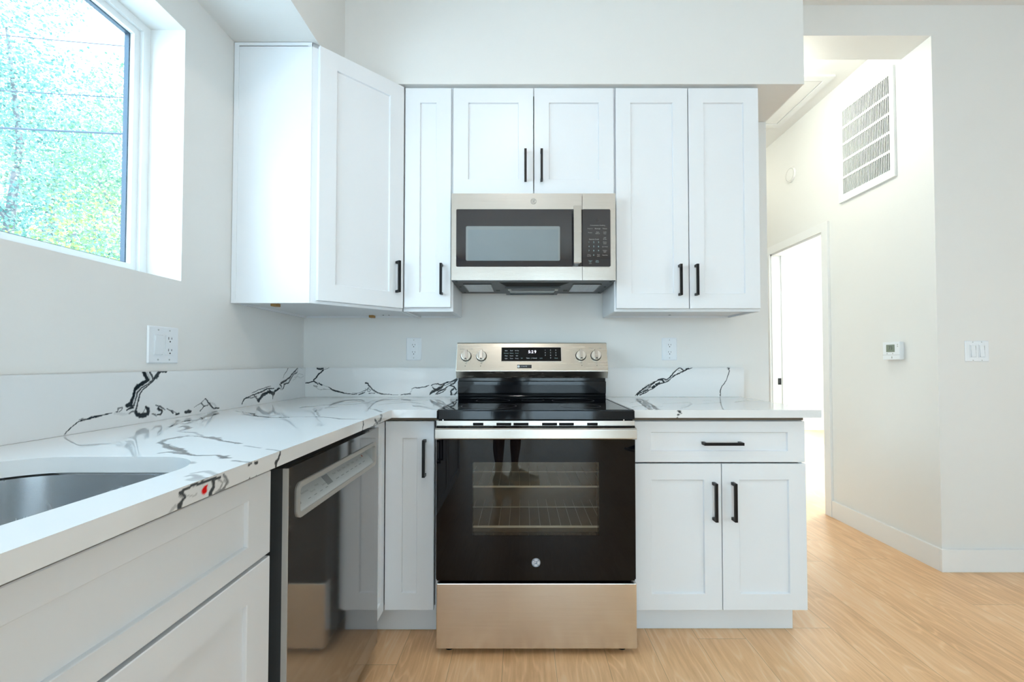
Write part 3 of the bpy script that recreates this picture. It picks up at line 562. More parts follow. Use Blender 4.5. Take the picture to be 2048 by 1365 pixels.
def fr_tilt(x0, ya, za, yb, zb):
    """face leaning back from (ya, za) at the bottom to (yb, zb) at the top"""
    d = Vector((0, yb - ya, zb - za)).normalized()
    nn = Vector((0, -d.z, d.y))
    return lambda u, v, n: (x0 + u, ya + d.y * v + nn.y * n, za + d.z * v + nn.z * n)


def rrect(u0, u1, v0, v1, r, k=5):
    pts = []
    for cx, cy, a0 in ((u1 - r, v0 + r, -90), (u1 - r, v1 - r, 0), (u0 + r, v1 - r, 90), (u0 + r, v0 + r, 180)):
        for i in range(k + 1):
            a = math.radians(a0 + 90 * i / k)
            pts.append((cx + r * math.cos(a), cy + r * math.sin(a)))
    return pts


def frame_mesh(mb, fr, outer, inner, n0, n1):
    """rectangular frame: outer/inner = (u0, u1, v0, v1)"""
    a, b, c, d = outer
    e, f, g, h = inner
    for q in ((a, b, c, g), (a, b, h, d), (a, e, g, h), (f, b, g, h)):
        if q[1] - q[0] > 1e-6 and q[3] - q[2] > 1e-6:
            mb.pbox(fr, *q, n0, n1)
    return mb


def frame_loop(mb, fr, outer, inner, n0, n1):
    """mitred one-piece frame"""
    def lp(r, n):
        return [fr(r[0], r[2], n), fr(r[1], r[2], n), fr(r[1], r[3], n), fr(r[0], r[3], n)]
    mb.loft([lp(outer, n0), lp(outer, n1), lp(inner, n1), lp(inner, n0), lp(outer, n0)], cap=False)
    return mb


def rframe(mb, fr, o, ro, i, ri, n0, n1):
    a, b = rrect(*o, ro), rrect(*i, ri)
    mb.loft([[fr(u, v, n0) for u, v in a], [fr(u, v, n1) for u, v in a], [fr(u, v, n1) for u, v in b], [fr(u, v, n0) for u, v in b], [fr(u, v, n0) for u, v in a]], cap=False)
    return mb


def shaker(fr, u0, u1, v0, v1, parent, stile=0.073, th=0.02, name='door', rec=0.008, su=None):
    """five-piece shaker front: flat rails and stiles, eased inner step, recessed panel"""
    su = stile if su is None else su
    mb = MB()

    def lp(du, dv, n):
        return [fr(u0 + du, v0 + dv, n), fr(u1 - du, v0 + dv, n), fr(u1 - du, v1 - dv, n), fr(u0 + du, v1 - dv, n)]
    c = 0.0015
    mb.loft([lp(0, 0, 0), lp(0, 0, th - c), lp(c, c, th), lp(su - 0.0028, stile - 0.0028, th), lp(su - 0.0016, stile - 0.0016, th - 0.0014), lp(su, stile, th - rec)])
    return mb.build(name, CAB, parent)


def pull(fr, u, v, length, parent, vertical=True, n0=0.02):
    """square black bar pull with two posts; (u, v) is its centre"""
    mb = MB()
    h, w = length / 2, 0.0055
    if vertical:
        mb.pbox(fr, u - w, u + w, v - h, v + h, n0 + 0.022, n0 + 0.032)
        for s in (-1, 1):
            mb.pbox(fr, u - w, u + w, v + s * h - (0.011 if s > 0 else 0), v + s * h + (0 if s > 0 else 0.011), n0, n0 + 0.023)
    else:
        mb.pbox(fr, u - h, u + h, v - w, v + w, n0 + 0.022, n0 + 0.032)
        for s in (-1, 1):
            mb.pbox(fr, u + s * h - (0.011 if s > 0 else 0), u + s * h + (0 if s > 0 else 0.011), v - w, v + w, n0, n0 + 0.023)
    return mb.build('handle', BLACKM, parent)


def text_verts(s, size):
    cu = bpy.data.curves.new('t', 'FONT')
    cu.body = s
    cu.size = size
    cu.align_x = 'CENTER'
    cu.align_y = 'CENTER'
    cu.resolution_u = 2
    o = bpy.data.objects.new('t', cu)
    COL.objects.link(o)
    dg = bpy.context.evaluated_depsgraph_get()
    me = bpy.data.meshes.new_from_object(o.evaluated_get(dg))
    vs = [tuple(v.co) for v in me.vertices]
    fs = [tuple(p.vertices) for p in me.polygons]
    bpy.data.objects.remove(o)
    bpy.data.curves.remove(cu)
    bpy.data.meshes.remove(me)
    return vs, fs


def letters(fr, items, n, name, m, parent, mirror=False):
    """items: (text, u, v, height) laid flat on face fr at height n; ONE mesh"""
    mb = MB()
    for s, u, v, h in items:
        vs, fs = text_verts(s, h)
        k = -1 if mirror else 1
        mb.quadmesh([fr(u + k * a, v + b, n) for a, b, _ in vs], fs)
    return mb.build(name, m, parent)


def monogram(fr, u, v, r, parent, ring_m, ink_m, name='badge'):
    """round appliance badge: disc, rim, curls and the two script letters"""
    b = MB().disc(fr, u, v, r, 0.0, 0.0012, 32).build(name, ring_m, parent)
    mk = MB()
    mk.ring(fr, u, v, r * 0.86, r * 0.97, 0.0012, 0.0016)
    for q in range(4):
        a0 = math.radians(45 + 90 * q)
        cu, cv = u + r * 0.66 * math.cos(a0), v + r * 0.66 * math.sin(a0)
        pts = [fr(cu + r * 0.17 * math.cos(a0 + t) * (1 - 0.08 * i), cv + r * 0.17 * math.sin(a0 + t) * (1 - 0.08 * i), 0.0014) for i, t in enumerate([k * 0.7 - 2.4 for k in range(8)])]
        mk.tube(pts, r * 0.05, 5)
    for s, du in (('G', -0.24), ('E', 0.22)):
        vs, fs = text_verts(s, r * 0.98)
        mk.quadmesh([fr(u + du * r + (a + b_ * 0.22), v + b_, 0.0016) for a, b_, _ in vs], fs)
    mk.build('monogram_lettering', ink_m, b)
    return b


def copy_tree(o, parent=None):
    c = o.copy()
    COL.objects.link(c)
    c.parent = parent
    for ch in list(o.children):
        copy_tree(ch, c)
    return c


# ------------------------------------------------------------------ helpers: quartz with its veins
def vnoise(p, seed=0):
    """value noise for an (N, 2) array"""
    i = np.floor(p).astype(np.int64)
    f = p - i
    f = f * f * (3 - 2 * f)

    def h(ix, iy):
        n = (ix * 374761393 + iy * 668265263 + seed * 974711) & 0x7fffffff
        n = ((n ^ (n >> 13)) * 1274126177) & 0x7fffffff
        return ((n ^ (n >> 16)) & 0xffff) / 65535.0
    a, b = h(i[:, 0], i[:, 1]), h(i[:, 0] + 1, i[:, 1])
    c, d = h(i[:, 0], i[:, 1] + 1), h(i[:, 0] + 1, i[:, 1] + 1)
    return (a * (1 - f[:, 0]) + b * f[:, 0]) * (1 - f[:, 1]) + (c * (1 - f[:, 0]) + d * f[:, 0]) * f[:, 1]


def vein_field(pts, key):
    """(density, red) for (N, 2) points on one face of the stone"""
    pts = np.asarray(pts, float)
    dens = np.zeros(len(pts))
    red = np.zeros(len(pts))
    w = np.stack([vnoise(pts * 55, 1) - .5 + .6 * (vnoise(pts * 140, 3) - .5), vnoise(pts * 55, 2) - .5 + .6 * (vnoise(pts * 140, 4) - .5)], 1)
    edge = vnoise(pts * 260, 5) - 0.5
    for s, line in VEINS[key]:
        if key in ('TL', 'TR'):
            s = min(1.0, s * 1.5)
        a = np.array(line)
        a[:, 2] *= {'SL': 1.05, 'SB': 0.95, 'SR': 0.88}.get(key, 1.2)
        wm = a[:, 2].max()
        lo, hi = a[:, :2].min(0) - wm * 2 - .006, a[:, :2].max(0) + wm * 2 + .006
        sel = np.where(((pts >= lo) & (pts <= hi)).all(1))[0]
        if not len(sel):
            continue
        q = pts[sel] + w[sel] * min(0.0055, 0.0016 + wm * 0.55)
        best = np.full(len(sel), 9.0)
        for j in range(len(a) - 1):
            p0, p1 = a[j, :2], a[j + 1, :2]
            d = p1 - p0
            t = np.clip(((q - p0) @ d) / max(1e-12, d @ d), 0, 1)
            dist = np.linalg.norm(q - (p0 + t[:, None] * d), axis=1)
            best = np.minimum(best, dist / np.maximum(1e-5, a[j, 2] * (1 - t) + a[j + 1, 2] * t))
        k = np.clip((1.25 + edge[sel] * 0.45 - best) / 0.5, 0, 1)
        k = k * k * (3 - 2 * k)
        if s < 0:
            red[sel] = np.maximum(red[sel], k)
        else:
            dens[sel] = np.maximum(dens[sel], k * s)
    return dens, red


def axis_points(spans):
    """spans: (start, end, step) joined into one increasing list"""
    out = []
    for a, b, st in spans:
        n = max(1, int(round((b - a) / st)))
        out += [a + (b - a) * i / n for i in range(n)]
    out.append(spans[-1][1])
    return np.array(out)


def stone_slab(name, us, vs, fr, thick, keep, face_key, edge_keys, snap=None, rows=9, bottoms=(), loc=(0, 0, 0)):
    """slab on a fine grid: top face in frame fr at n = 0, edges drop to n = -thick.
    keep(uc, vc) says which cells are stone; snap moves grid points onto a cut-out's outline;
    edge_keys: list of (test(u, v), key, coordinate index) for veined edges"""
    nu, nv = len(us), len(vs)
    U, V = np.meshgrid(us, vs, indexing='ij')
    uc, vc = (us[:-1] + us[1:]) / 2, (vs[:-1] + vs[1:]) / 2
    UC, VC = np.meshgrid(uc, vc, indexing='ij')
    K = keep(UC, VC)
    P = np.stack([U.ravel(), V.ravel()], 1)
    touch = np.zeros((nu, nv), int)
    for di in (0, 1):
        for dj in (0, 1):
            touch[di:nu - 1 + di, dj:nv - 1 + dj] += K
    if snap is not None:
        full = (touch > 0) & (touch < 4)
        idx = np.where(full.ravel())[0]
        P[idx] = snap(P[idx])
    used = touch.ravel() > 0
    remap = -np.ones(nu * nv, int)
    remap[used] = np.arange(used.sum())
    I, J = np.where(K)
    q = np.stack([I * nv + J, (I + 1) * nv + J, (I + 1) * nv + J + 1, I * nv + J + 1], 1)
    faces = [tuple(r) for r in remap[q].tolist()]
    P = P[used]
    dens, red = vein_field(P, face_key)
    verts = [tuple(fr(u, v, 0)) for u, v in P.tolist()]
    D, R = dens.tolist(), red.tolist()
    # boundary edges
    seen = {}
    for f in faces:
        for a, b in zip(f, f[1:] + f[:1]):
            seen[(a, b)] = 1
    bd = [(a, b) for (a, b) in seen if (b, a) not in seen]
    low = {}
    base = len(verts)
    order = sorted({a for e in bd for a in e})
    for vi in order:
        u, v = P[vi]
        col = [vi]
        for r in range(1, rows + 1):
            verts.append(tuple(fr(u, v, -thick * r / rows)))
            col.append(len(verts) - 1)
            D.append(0.0)
            R.append(0.0)
        low[vi] = col
    for test, key, ci in edge_keys:
        ids, pp = [], []
        for vi in order:
            if test(*P[vi]):
                for k in low[vi][1:]:
                    ids.append(k)
                    c = verts[k]
                    pp.append((c[ci], c[2]))
        if ids:
            d2, r2 = vein_field(pp, key)
            for k, a, b in zip(ids, d2, r2):
                D[k], R[k] = float(a), float(b)
    for a, b in bd:
        ca, cb = low[a], low[b]
        for r in range(rows):
            faces.append((cb[r], ca[r], ca[r + 1], cb[r + 1]))
    for u0, u1, v0, v1 in bottoms:
        k = len(verts)
        verts += [tuple(fr(u, v, -thick)) for u, v in ((u0, v0), (u0, v1), (u1, v1), (u1, v0))]
        D += [0.0] * 4
        R += [0.0] * 4
        faces.append((k, k + 1, k + 2, k + 3))
    me = bpy.data.meshes.new(name)
    org = Vector(loc)
    me.from_pydata([(x - org.x, y - org.y, z - org.z) for x, y, z in verts], [], faces)
    me.update()
    att = me.attributes.new('vein', 'FLOAT_COLOR', 'POINT')
    arr = np.zeros((len(verts), 4), np.float32)
    arr[:, 0], arr[:, 1], arr[:, 3] = D, R, 1
    att.data.foreach_set('color', arr.ravel())
    me.materials.append(QUARTZ)
    o = bpy.data.objects.new(name, me)
    o.location = loc
    COL.objects.link(o)
    return o

# ================================================================== THE ROOM
T = 0.16
XR, YREAR = 4.6, -4.2                       # living side
XH0, XH1, YS = 1.34, 2.221, 2.35            # hall between these two walls; switch wall plane

mb = MB().box(XL - T, 5.3, YREAR - 0.2, 7.5, -0.12, 0.0)
struct('floor', mb, FLOORM, 'oak plank floor')
mb = MB().box(XL - T, 5.3, YREAR - 0.2, 7.5, ZC, ZC + 0.2)
struct('ceiling', mb, CEIL)

mb = MB()
y0, y1, z0, z1 = WIN
mb.box(XL - T, XL, YREAR - 0.2, y0, 0, ZC).box(XL - T, XL, y1, YW + 0.14, 0, ZC)
mb.box(XL - T, XL, y0, y1, 0, z0).box(XL - T, XL, y0, y1, z1, ZC)
struct('wall_left', mb, WALL)
mb = MB().box(XL, XH0, YW, YW + 0.14, 0, ZC)
struct('wall_back', mb, WALL)
mb = MB().box(XH0 - 0.12, XH0, YW + 0.14, 7.5, 0, ZC)
struct('wall_hall_left', mb, WALL)
mb = MB().box(XH1, XR, YS, YS + 0.19, 0, ZC).box(XH0, XH1, YS, YS + 0.19, 2.877, ZC)
struct('wall_right_of_hall', mb, WALL)
DY0, DY1, DZ = 3.222, 3.905, 2.062           # bedroom door opening in the hall wall
mb = MB().box(XH1, XH1 + 0.12, YS + 0.19, DY0, 0, ZC).box(XH1, XH1 + 0.12, DY1, 7.5, 0, ZC).box(XH1, XH1 + 0.12, DY0, DY1, DZ, ZC)
struct('wall_hall_right', mb, WALL)
mb = MB().box(XH0, XH1, 6.2, 6.32, 0, ZC)
struct('wall_hall_end', mb, WALL)
# bedroom beyond the hall door
mb = MB().box(XH1 + 0.12, 5.3, 7.2, 7.34, 0, ZC)
struct('wall_bedroom_back', mb, WALL)
mb = MB().box(5.1, 5.24, YS, 4.2, 0, ZC).box(5.1, 5.24, 5.8, 7.2, 0, ZC).box(5.1, 5.24, 4.2, 5.8, 0, 0.9).box(5.1, 5.24, 4.2, 5.8, 2.25, ZC)
struct('wall_bedroom_right', mb, WALL)
# living room behind the camera
mb = MB().box(XR, XR + T, YREAR, -2.1, 0, ZC).box(XR, XR + T, -0.1, YS + 0.19, 0, ZC).box(XR, XR + T, -2.1, -0.1, 0, 0.9).box(XR, XR + T, -2.1, -0.1, 2.3, ZC)
struct('wall_right', mb, WALL)
mb = MB().box(XL, -1.1, YREAR - 0.2, YREAR, 0, ZC).box(1.3, XR + T, YREAR - 0.2, YREAR, 0, ZC).box(-1.1, 1.3, YREAR - 0.2, YREAR, 2.2, ZC)
struct('wall_rear', mb, WALL)


def window_unit(name, fr, u0, u1, v0, v1, depth, w=0.055, mull=()):
    """vinyl frame, pane and spacer set in an opening; n = 0 is the inner face of the frame"""
    f = MB()
    frame_loop(f, fr, (u0, u1, v0, v1), (u0 + w * 0.55, u1 - w * 0.55, v0 + w * 0.55, v1 - w * 0.55), -depth, 0)
    frame_loop(f, fr, (u0 + w * 0.5, u1 - w * 0.5, v0 + w * 0.5, v1 - w * 0.5), (u0 + w, u1 - w, v0 + w, v1 - w), -depth, -0.012)
    for m in mull:
        f.pbox(fr, m - w / 2, m + w / 2, v0 + w * 0.5, v1 - w * 0.5, -depth, -0.008)
    f = f.build(name, VINYL, None)
    f['kind'] = 'structure'
    p = MB().pbox(fr, u0 + w * 0.9, u1 - w * 0.9, v0 + w * 0.9, v1 - w * 0.9, -depth * 0.62, -depth * 0.62 + 0.004)
    p.build('pane', SMEAR, f)
    g = MB()
    frame_loop(g, fr, (u0 + w * 0.95, u1 - w * 0.95, v0 + w * 0.95, v1 - w * 0.95), (u0 + w + 0.005, u1 - w - 0.005, v0 + w + 0.005, v1 - w - 0.005), -depth - 0.004, -depth * 0.70)
    g.build('spacer', GASKET, f)
    return f


window_unit('window_1', fr_x(XL - 0.122), WIN[0], WIN[1], WIN[2], WIN[3], 0.038, 0.05)
window_unit('window_2', fr_xn(5.17), 4.2, 5.8, 0.9, 2.25, 0.05, 0.06, (5.0,))
window_unit('unseen_window_3', fr_xn(XR + 0.06), -2.1, -0.1, 0.9, 2.3, 0.05, 0.06, (-1.1,))  # invented window, placed to set the light from the right
window_unit('unseen_window_4', lambda u, v, n: (u, YREAR - 0.06 + n, v), -1.1, 1.3, 0.0, 2.2, 0.05, 0.07, (0.1,))  # invented glazed door, sized for its light on the cabinet fronts

# soffit over the wall cabinets, L-shaped
ZS, YSF, XSF = 2.4245, 2.060, -0.842
mb = MB()
mb.prism([(XL, -0.6), (XSF, -0.6), (XSF, YSF), (XH0, YSF), (XH0, YW), (XL, YW)], fr_up(0), ZS, ZC)
struct('ceiling_soffit', mb, WALL, 'white painted soffit boxed in above the wall cabinets')

# hall ceiling hatch: trim ring, shadow gap, lid
h = thing('attic_hatch', (1.79, 3.26, ZC), 'flush white access hatch in the hall ceiling', 'hatch')
fr = fr_down(ZC)
m_ = MB()
frame_loop(m_, fr, (1.46, 2.12, 2.93, 3.585), (1.512, 2.072, 2.982, 3.533), 0.0, 0.012)
m_.build('hatch_trim', TRIM, h)
MB().pbox(fr, 1.52, 2.064, 2.990, 3.525, 0.0, 0.009).build('hatch_lid', CEIL, h)

# unseen lamps added to brighten the hall and kitchen floor
LITM = mat('added_lamp_diffuser', (1.0, 0.95, 0.84), 0.5, emit=4.0)


def added_ceiling_lamp(x, y, power, color, label, group, recessed=False):
    t = thing('added_ceiling_light', (x, y, ZC), label, 'ceiling light', group)
    r = 0.075 if recessed else 0.15
    f = fr_down(ZC)
    MB().ring(f, x, y, r, r + 0.015, 0.0, 0.006, 40).build('trim_ring', TRIM, t)
    MB().disc(f, x, y, r, 0.0005, 0.003 if recessed else 0.05, 40, r * (1.0 if recessed else 0.85)).build('diffuser', LITM, t)
    d = bpy.data.lights.new('added_ceiling_lamp', 'AREA' if recessed else 'POINT')
    if recessed:
        d.shape, d.size = 'DISK', 2 * r
    else:
        d.shadow_soft_size = 0.12
    d.energy, d.color = power, color
    o = bpy.data.objects.new('added_ceiling_lamp', d)
    o.location = (x, y, ZC - (0.008 if recessed else 0.19))
    COL.objects.link(o)


added_ceiling_lamp(1.50, 2.70, 13.0, (0.93, 1.0, 0.93), 'added fill light, round and flush on the hall ceiling just past the soffit', 'added hall lights')
added_ceiling_lamp(1.78, 4.45, 4.5, (1.0, 1.0, 0.82), 'added round fill light deep in the hall, past the bedroom door', 'added hall lights')
added_ceiling_lamp(-0.05, 0.45, 9.0, (1.0, 0.96, 0.92), 'added unseen fill light recessed in the ceiling over the camera', None, True)

# skirting
BH, BT = 0.118, 0.015
mb = MB().box(XH1 - BT, XR, YS - BT, YS, 0, BH)
struct('baseboard_right', mb, TRIM, bevel=0.002)
mb = MB().box(XH1 - BT, XH1, YS, DY0 - 0.066, 0, BH)
struct('baseboard_hall', mb, TRIM, bevel=0.002)
mb = MB().box(XH1 + 0.12, 5.1, 7.185, 7.2, 0, 0.13)
struct('baseboard_bedroom', mb, TRIM)
mb = MB().box(XL, -1.1, YREAR, YREAR + BT, 0, BH).box(1.3, XR, YREAR, YREAR + BT, 0, BH).box(XR - BT, XR, YREAR + BT, YS - BT, 0, BH)
struct('baseboard_living', mb, TRIM)

# bedroom doorway: casing, jamb, black strike plate
mb = MB()
cw = 0.064
for x0, x1 in ((XH1 - 0.018, XH1), (XH1 + 0.12, XH1 + 0.138)):
    mb.box(x0, x1, DY0 - cw, DY0, 0, DZ + cw).box(x0, x1, DY1, DY1 + cw, 0, DZ + cw).box(x0, x1, DY0, DY1, DZ, DZ + cw)
d1 = struct('door_1', mb, TRIM, 'white cased doorway from the hall into a bright bedroom', bevel=0.0015)
jb = MB().box(XH1 - 0.004, XH1 + 0.124, DY0, DY0 + 0.014, 0, DZ).box(XH1 - 0.004, XH1 + 0.124, DY1 - 0.014, DY1, 0, DZ).box(XH1 - 0.004, XH1 + 0.124, DY0, DY1, DZ - 0.014, DZ)
jb.box(XH1 + 0.05, XH1 + 0.064, DY0 + 0.014, DY0 + 0.026, 0, DZ - 0.014).box(XH1 + 0.076, XH1 + 0.09, DY1 - 0.026, DY1 - 0.014, 0, DZ - 0.014)
jb.build('jamb', TRIM, d1)
sp_ = MB().pbox(fr_y(DY1 - 0.014), XH1 + 0.040, XH1 + 0.068, 0.905, 0.962, 0.0, 0.003).build('strike_plate', BLACKM, d1, bevel=0.001)
sp_['label'] = 'black strike plate'
MB().pbox(fr_y(DY1 - 0.017), XH1 + 0.046, XH1 + 0.058, 0.92, 0.948, 0.0, 0.001).build('latch_slot', INK, sp_)

# ================================================================== WALL CABINETS
UF, UD, UT, UB = 2.091, 0.02, 2.4235, 1.345    # carcass front plane, door thickness, top, bottom
FY = fr_y(UF)


def wall_box(parent, x0, x1, zb, name='body'):
    """carcass with face frame, raised bottom panel, unpainted lower edges"""
    mb = MB()
    t = 0.016
    zt = UT
    yb = YW - 0.002
    mb.box(x0, x0 + t, UF + 0.018, yb, zb, zt).box(x1 - t, x1, UF + 0.018, yb, zb, zt)
    mb.box(x0 + t, x1 - t, UF + 0.018, yb, zt - t, zt).box(x0 + t, x1 - t, yb - 0.006, yb, zb, zt)
    mb.box(x0, x1, UF, UF + 0.018, zb, zb + 0.04).box(x0, x1, UF, UF + 0.018, zt - 0.04, zt)
    mb.box(x0, x0 + 0.04, UF, UF + 0.018, zb + 0.04, zt - 0.04).box(x1 - 0.04, x1, UF, UF + 0.018, zb + 0.04, zt - 0.04)
    b = mb.build(name, CAB, parent)
    MB().box(x0 + t, x1 - t, UF + 0.018, yb - 0.006, zb + 0.010, zb + 0.024).build('bottom_panel', CABIN, parent)
    return b


HL = 0.146
# cabinet between corner and microwave
c = thing('narrow_wall_cabinet', (-0.445, UF, UB), 'narrow one-door white wall cabinet between the corner cabinet and the microwave', 'cabinet', )
wall_box(c, -0.563, -0.327, UB)
d = shaker(FY, -0.555, -0.3365, 1.363, 2.413, c)
pull(FY, -0.378, 1.494, HL, d)

# cabinet over the microwave
c = thing('microwave_wall_cabinet', (0.056, UF, 1.884), 'short two-door white wall cabinet directly above the microwave', 'cabinet')
wall_box(c, -0.3255, 0.438, 1.884)
d = shaker(FY, -0.326, 0.0545, 1.902, 2.413, c)
pull(FY, 0.0172, 2.033, HL, d)
d = shaker(FY, 0.0587, 0.4372, 1.902, 2.413, c)
pull(FY, 0.0932, 2.033, HL, d)

# tall pair to the right
c = thing('tall_wall_cabinet', (0.787, UF, UB), 'tall two-door white wall cabinet between the microwave and the hall', 'cabinet')
wall_box(c, 0.4395, 1.1335, UB)
d = shaker(FY, 0.4468, 0.7893, 1.3575, 2.413, c)
pull(FY, 0.7435, 1.490, HL, d)
d = shaker(FY, 0.7935, 1.1268, 1.3575, 2.413, c)
pull(FY, 0.8205, 1.490, HL, d)
MB().disc(fr_down(UB + 0.010), 0.785, 2.33, 0.006, 0.0, 0.003, 12).build('screw_cap', GREYD, c)

# diagonal corner cabinet
CP = [(XL + 0.001, YW - 0.002), (XL + 0.001, 1.787), (-0.862, 1.787), (-0.568, 2.083), (-0.568, YW - 0.002)]
c = thing('corner_wall_cabinet', (-0.9, 2.1, UB), 'white corner wall cabinet with a diagonal door and plain side towards the window', 'cabinet')
mb = MB()
t = 0.016
up0 = fr_up(0)
mb.prism([CP[0], CP[1], (CP[1][0] + t, CP[1][1] + t), (CP[0][0] + t, CP[0][1])], up0, UB, UT)
mb.prism([CP[1], CP[2], (CP[2][0] - 0.006, CP[2][1] + t), (CP[1][0] + t, CP[1][1] + t)], up0, UB, UT)
mb.prism([CP[3], CP[4], (CP[4][0] - t, CP[4][1]), (CP[3][0] - t, CP[3][1] + 0.006)], up0, UB, UT)
mb.prism([(CP[0][0], CP[0][1]), (CP[0][0], CP[0][1] - 0.006), (CP[4][0], CP[4][1] - 0.006), CP[4]], up0, UB, UT)
mb.prism([CP[0], CP[1], CP[2], CP[3], CP[4]], up0, UT - t, UT)
FD = fr_line(CP[2], CP[3])
DL = (Vector(CP[3]) - Vector(CP[2])).length
mb.pbox(FD, 0, DL, UB, UB + 0.04, -0.018, 0).pbox(FD, 0, DL, UT - 0.04, UT, -0.018, 0)
mb.pbox(FD, 0, 0.04, UB + 0.04, UT - 0.04, -0.018, 0).pbox(FD, DL - 0.04, DL, UB + 0.04, UT - 0.04, -0.018, 0)
mb.build('body', CAB, c)
inset = [(CP[0][0] + t, CP[0][1] - 0.006), (CP[1][0] + t, CP[1][1] + t), (CP[2][0] - 0.006, CP[2][1] + t), (CP[3][0] - t - 0.002, CP[3][1] + 0.008), (CP[4][0] - t, CP[4][1] - 0.006)]
MB().prism(inset, up0, UB + 0.009, UB + 0.023).build('bottom_panel', CABIN, c)
# loose finishing strip on the exposed side
fs = MB()
frame_loop(fs, fr_y(CP[1][1]), (XL + 0.002, -0.864, UB, UT - 0.001), (XL + 0.021, -0.880, UB + 0.014, UT - 0.014), 0, 0.0025)
fs.build('side_edge_strip', CAB, c)
d = shaker(FD, 0.022, DL - 0.006, 1.357, 2.413, c, stile=0.074)
pull(FD, DL - 0.006 - 0.036, 1.50, HL, d)
for (x, y) in ((-1.05, 1.86), (-0.80, 2.335)):
    k = MB().box(x - 0.012, x + 0.012, y - 0.006, y + 0.03, UB - 0.004, UB + 0.0095).build('corner_clip', BRASSY, c, bevel=0.002)
    k['label'] = 'small brown corner block under the cabinet'
for x, r in ((-0.735, 0.004), (-0.705, 0.003)):
    MB().disc(fr_down(UB + 0.009), x, 2.33, r, 0, 0.002, 10).build('screw_hole', INK, c)

# ================================================================== BASE CABINETS
BF, BD = 1.787, 0.02
FB = fr_y(BF)
ZT = 0.884                                    # carcass top


def base_box(parent, x0, x1, y0, y1, z0, z1, front='y'):
    mb = MB()
    t = 0.016
    mb.box(x0, x0 + t, y0, y1, z0, z1).box(x1 - t, x1, y0, y1, z0, z1).box(x0 + t, x1 - t, y0, y1, z0, z0 + t)
    if front == 'y':
        mb.box(x0 + t, x1 - t, y1 - 0.006, y1, z0 + t, z1)
        mb.box(x0 + t, x1 - t, y0, y0 + 0.018, z1 - 0.035, z1).box(x0 + t, x1 - t, y0, y0 + 0.018, z0 + t, z0 + 0.04)
    else:
        mb.box(x0 + t, x1 - t, y0, y0 + t, z0 + t, z1).box(x0 + t, x1 - t, y1 - t, y1, z0 + t, z1)
    return mb


c = thing('drawer_base_cabinet', (0.786, BF, 0), 'white base cabinet with one drawer over two doors, between the range and the hall', 'cabinet')
base_box(c, 0.4385, 1.1305, BF, YW - 0.02, 0.115, ZT).build('body', CAB, c)
MB().box(0.4385, 1.122, BF + 0.062, BF + 0.078, 0.001, 0.115).build('toe_kick', CAB, c)
d = shaker(FB, 0.4475, 1.1315, 0.7045, 0.8675, c, name='drawer', stile=0.046, su=0.071)
pull(FB, 0.7958, 0.7815, 0.156, d, vertical=False)
d = shaker(FB, 0.4475, 0.7955, 0.1205, 0.6985, c, stile=0.066, su=0.071)
pull(FB, 0.7635, 0.5515, HL + 0.004, d)
d = shaker(FB, 0.7985, 1.1338, 0.1205, 0.6985, c, stile=0.066, su=0.071)
pull(FB, 0.8395, 0.5515, HL + 0.004, d)

MB().box(0.4385, 1.1305, BF - 0.012, BF + 0.02, ZT - 0.0005, ZT + 0.0015).box(0.4385, 1.1305, BF - 0.012, BF, 0.8705, ZT).build('build_up_strip', RAW, c)['label'] = 'bare brown board under the countertop'

# corner base cabinet: one leaf faces the room, its narrow leaf faces right
XF = -0.567                                   # carcass front plane of the window run
FX = fr_x(XF)
c = thing('corner_base_cabinet', (-0.6, 1.9, 0), 'white corner base cabinet with a slim two-leaf door between dishwasher and range', 'cabinet')
mb = MB()
LP = [(XL + 0.03, YW - 0.02), (XL + 0.03, 1.645), (XF, 1.645), (XF, BF), (-0.331, BF), (-0.331, YW - 0.02)]
mb.prism(LP, fr_up(0), 0.115, 0.131)
mb.box(XL + 0.03, XF, 1.645, 1.661, 0.131, ZT).box(-0.347, -0.331, BF, YW - 0.02, 0.131, ZT)
mb.box(XL + 0.03, -0.347, YW - 0.03, YW - 0.02, 0.131, ZT).box(XL + 0.03, XL + 0.04, 1.661, YW - 0.03, 0.131, ZT)
mb.box(XF, -0.347, BF, BF + 0.018, ZT - 0.012, ZT).box(XF - 0.018, XF, 1.661, BF, ZT - 0.012, ZT)
mb.build('body', CAB, c)
MB().box(XF - 0.075, -0.335, BF + 0.055, BF + 0.07, 0.001, 0.115).box(XF - 0.075, XF - 0.06, 1.645, BF + 0.055, 0.001, 0.115).build('toe_kick', CAB, c)
MB().box(XF + 0.012, -0.331, BF - 0.012, BF, 0.8705, ZT).build('build_up_strip', RAW, c)
d = shaker(FB, -0.5455, -0.3505, 0.1205, 0.868, c, stile=0.07)
pull(FB, -0.3868, 0.7235, HL, d)
shaker(FX, 1.649, 1.7655, 0.1205, 0.868, c, stile=0.05, su=0.040, name='door')

# sink base cabinet, runs out of the frame towards the camera
c = thing('sink_base_cabinet', (-0.6, 0.5, 0), 'white sink base cabinet under the window counter, false drawer front over two doors', 'cabinet')
mb = base_box(c, XL + 0.03, XF, 0.05, 0.970, 0.115, ZT, 'x')
mb.box(XF - 0.018, XF, 0.066, 0.954, ZT - 0.028, ZT).box(XF - 0.018, XF, 0.066, 0.954, 0.131, 0.15)
mb.build('body', CAB, c)
MB().box(XF - 0.075, XF - 0.06, 0.05, 0.968, 0.001, 0.115).build('toe_kick', CAB, c)
MB().box(XF, XF + 0.014, 0.05, 0.970, 0.8705, ZT).build('build_up_strip', RAW, c)
shaker(FX, 0.055, 0.966, 0.692, 0.868, c, name='drawer_front', stile=0.044, su=0.080)
d = shaker(FX, 0.513, 0.966, 0.1205, 0.684, c, stile=0.066, su=0.08)
pull(FX, 0.555, 0.535, HL, d)
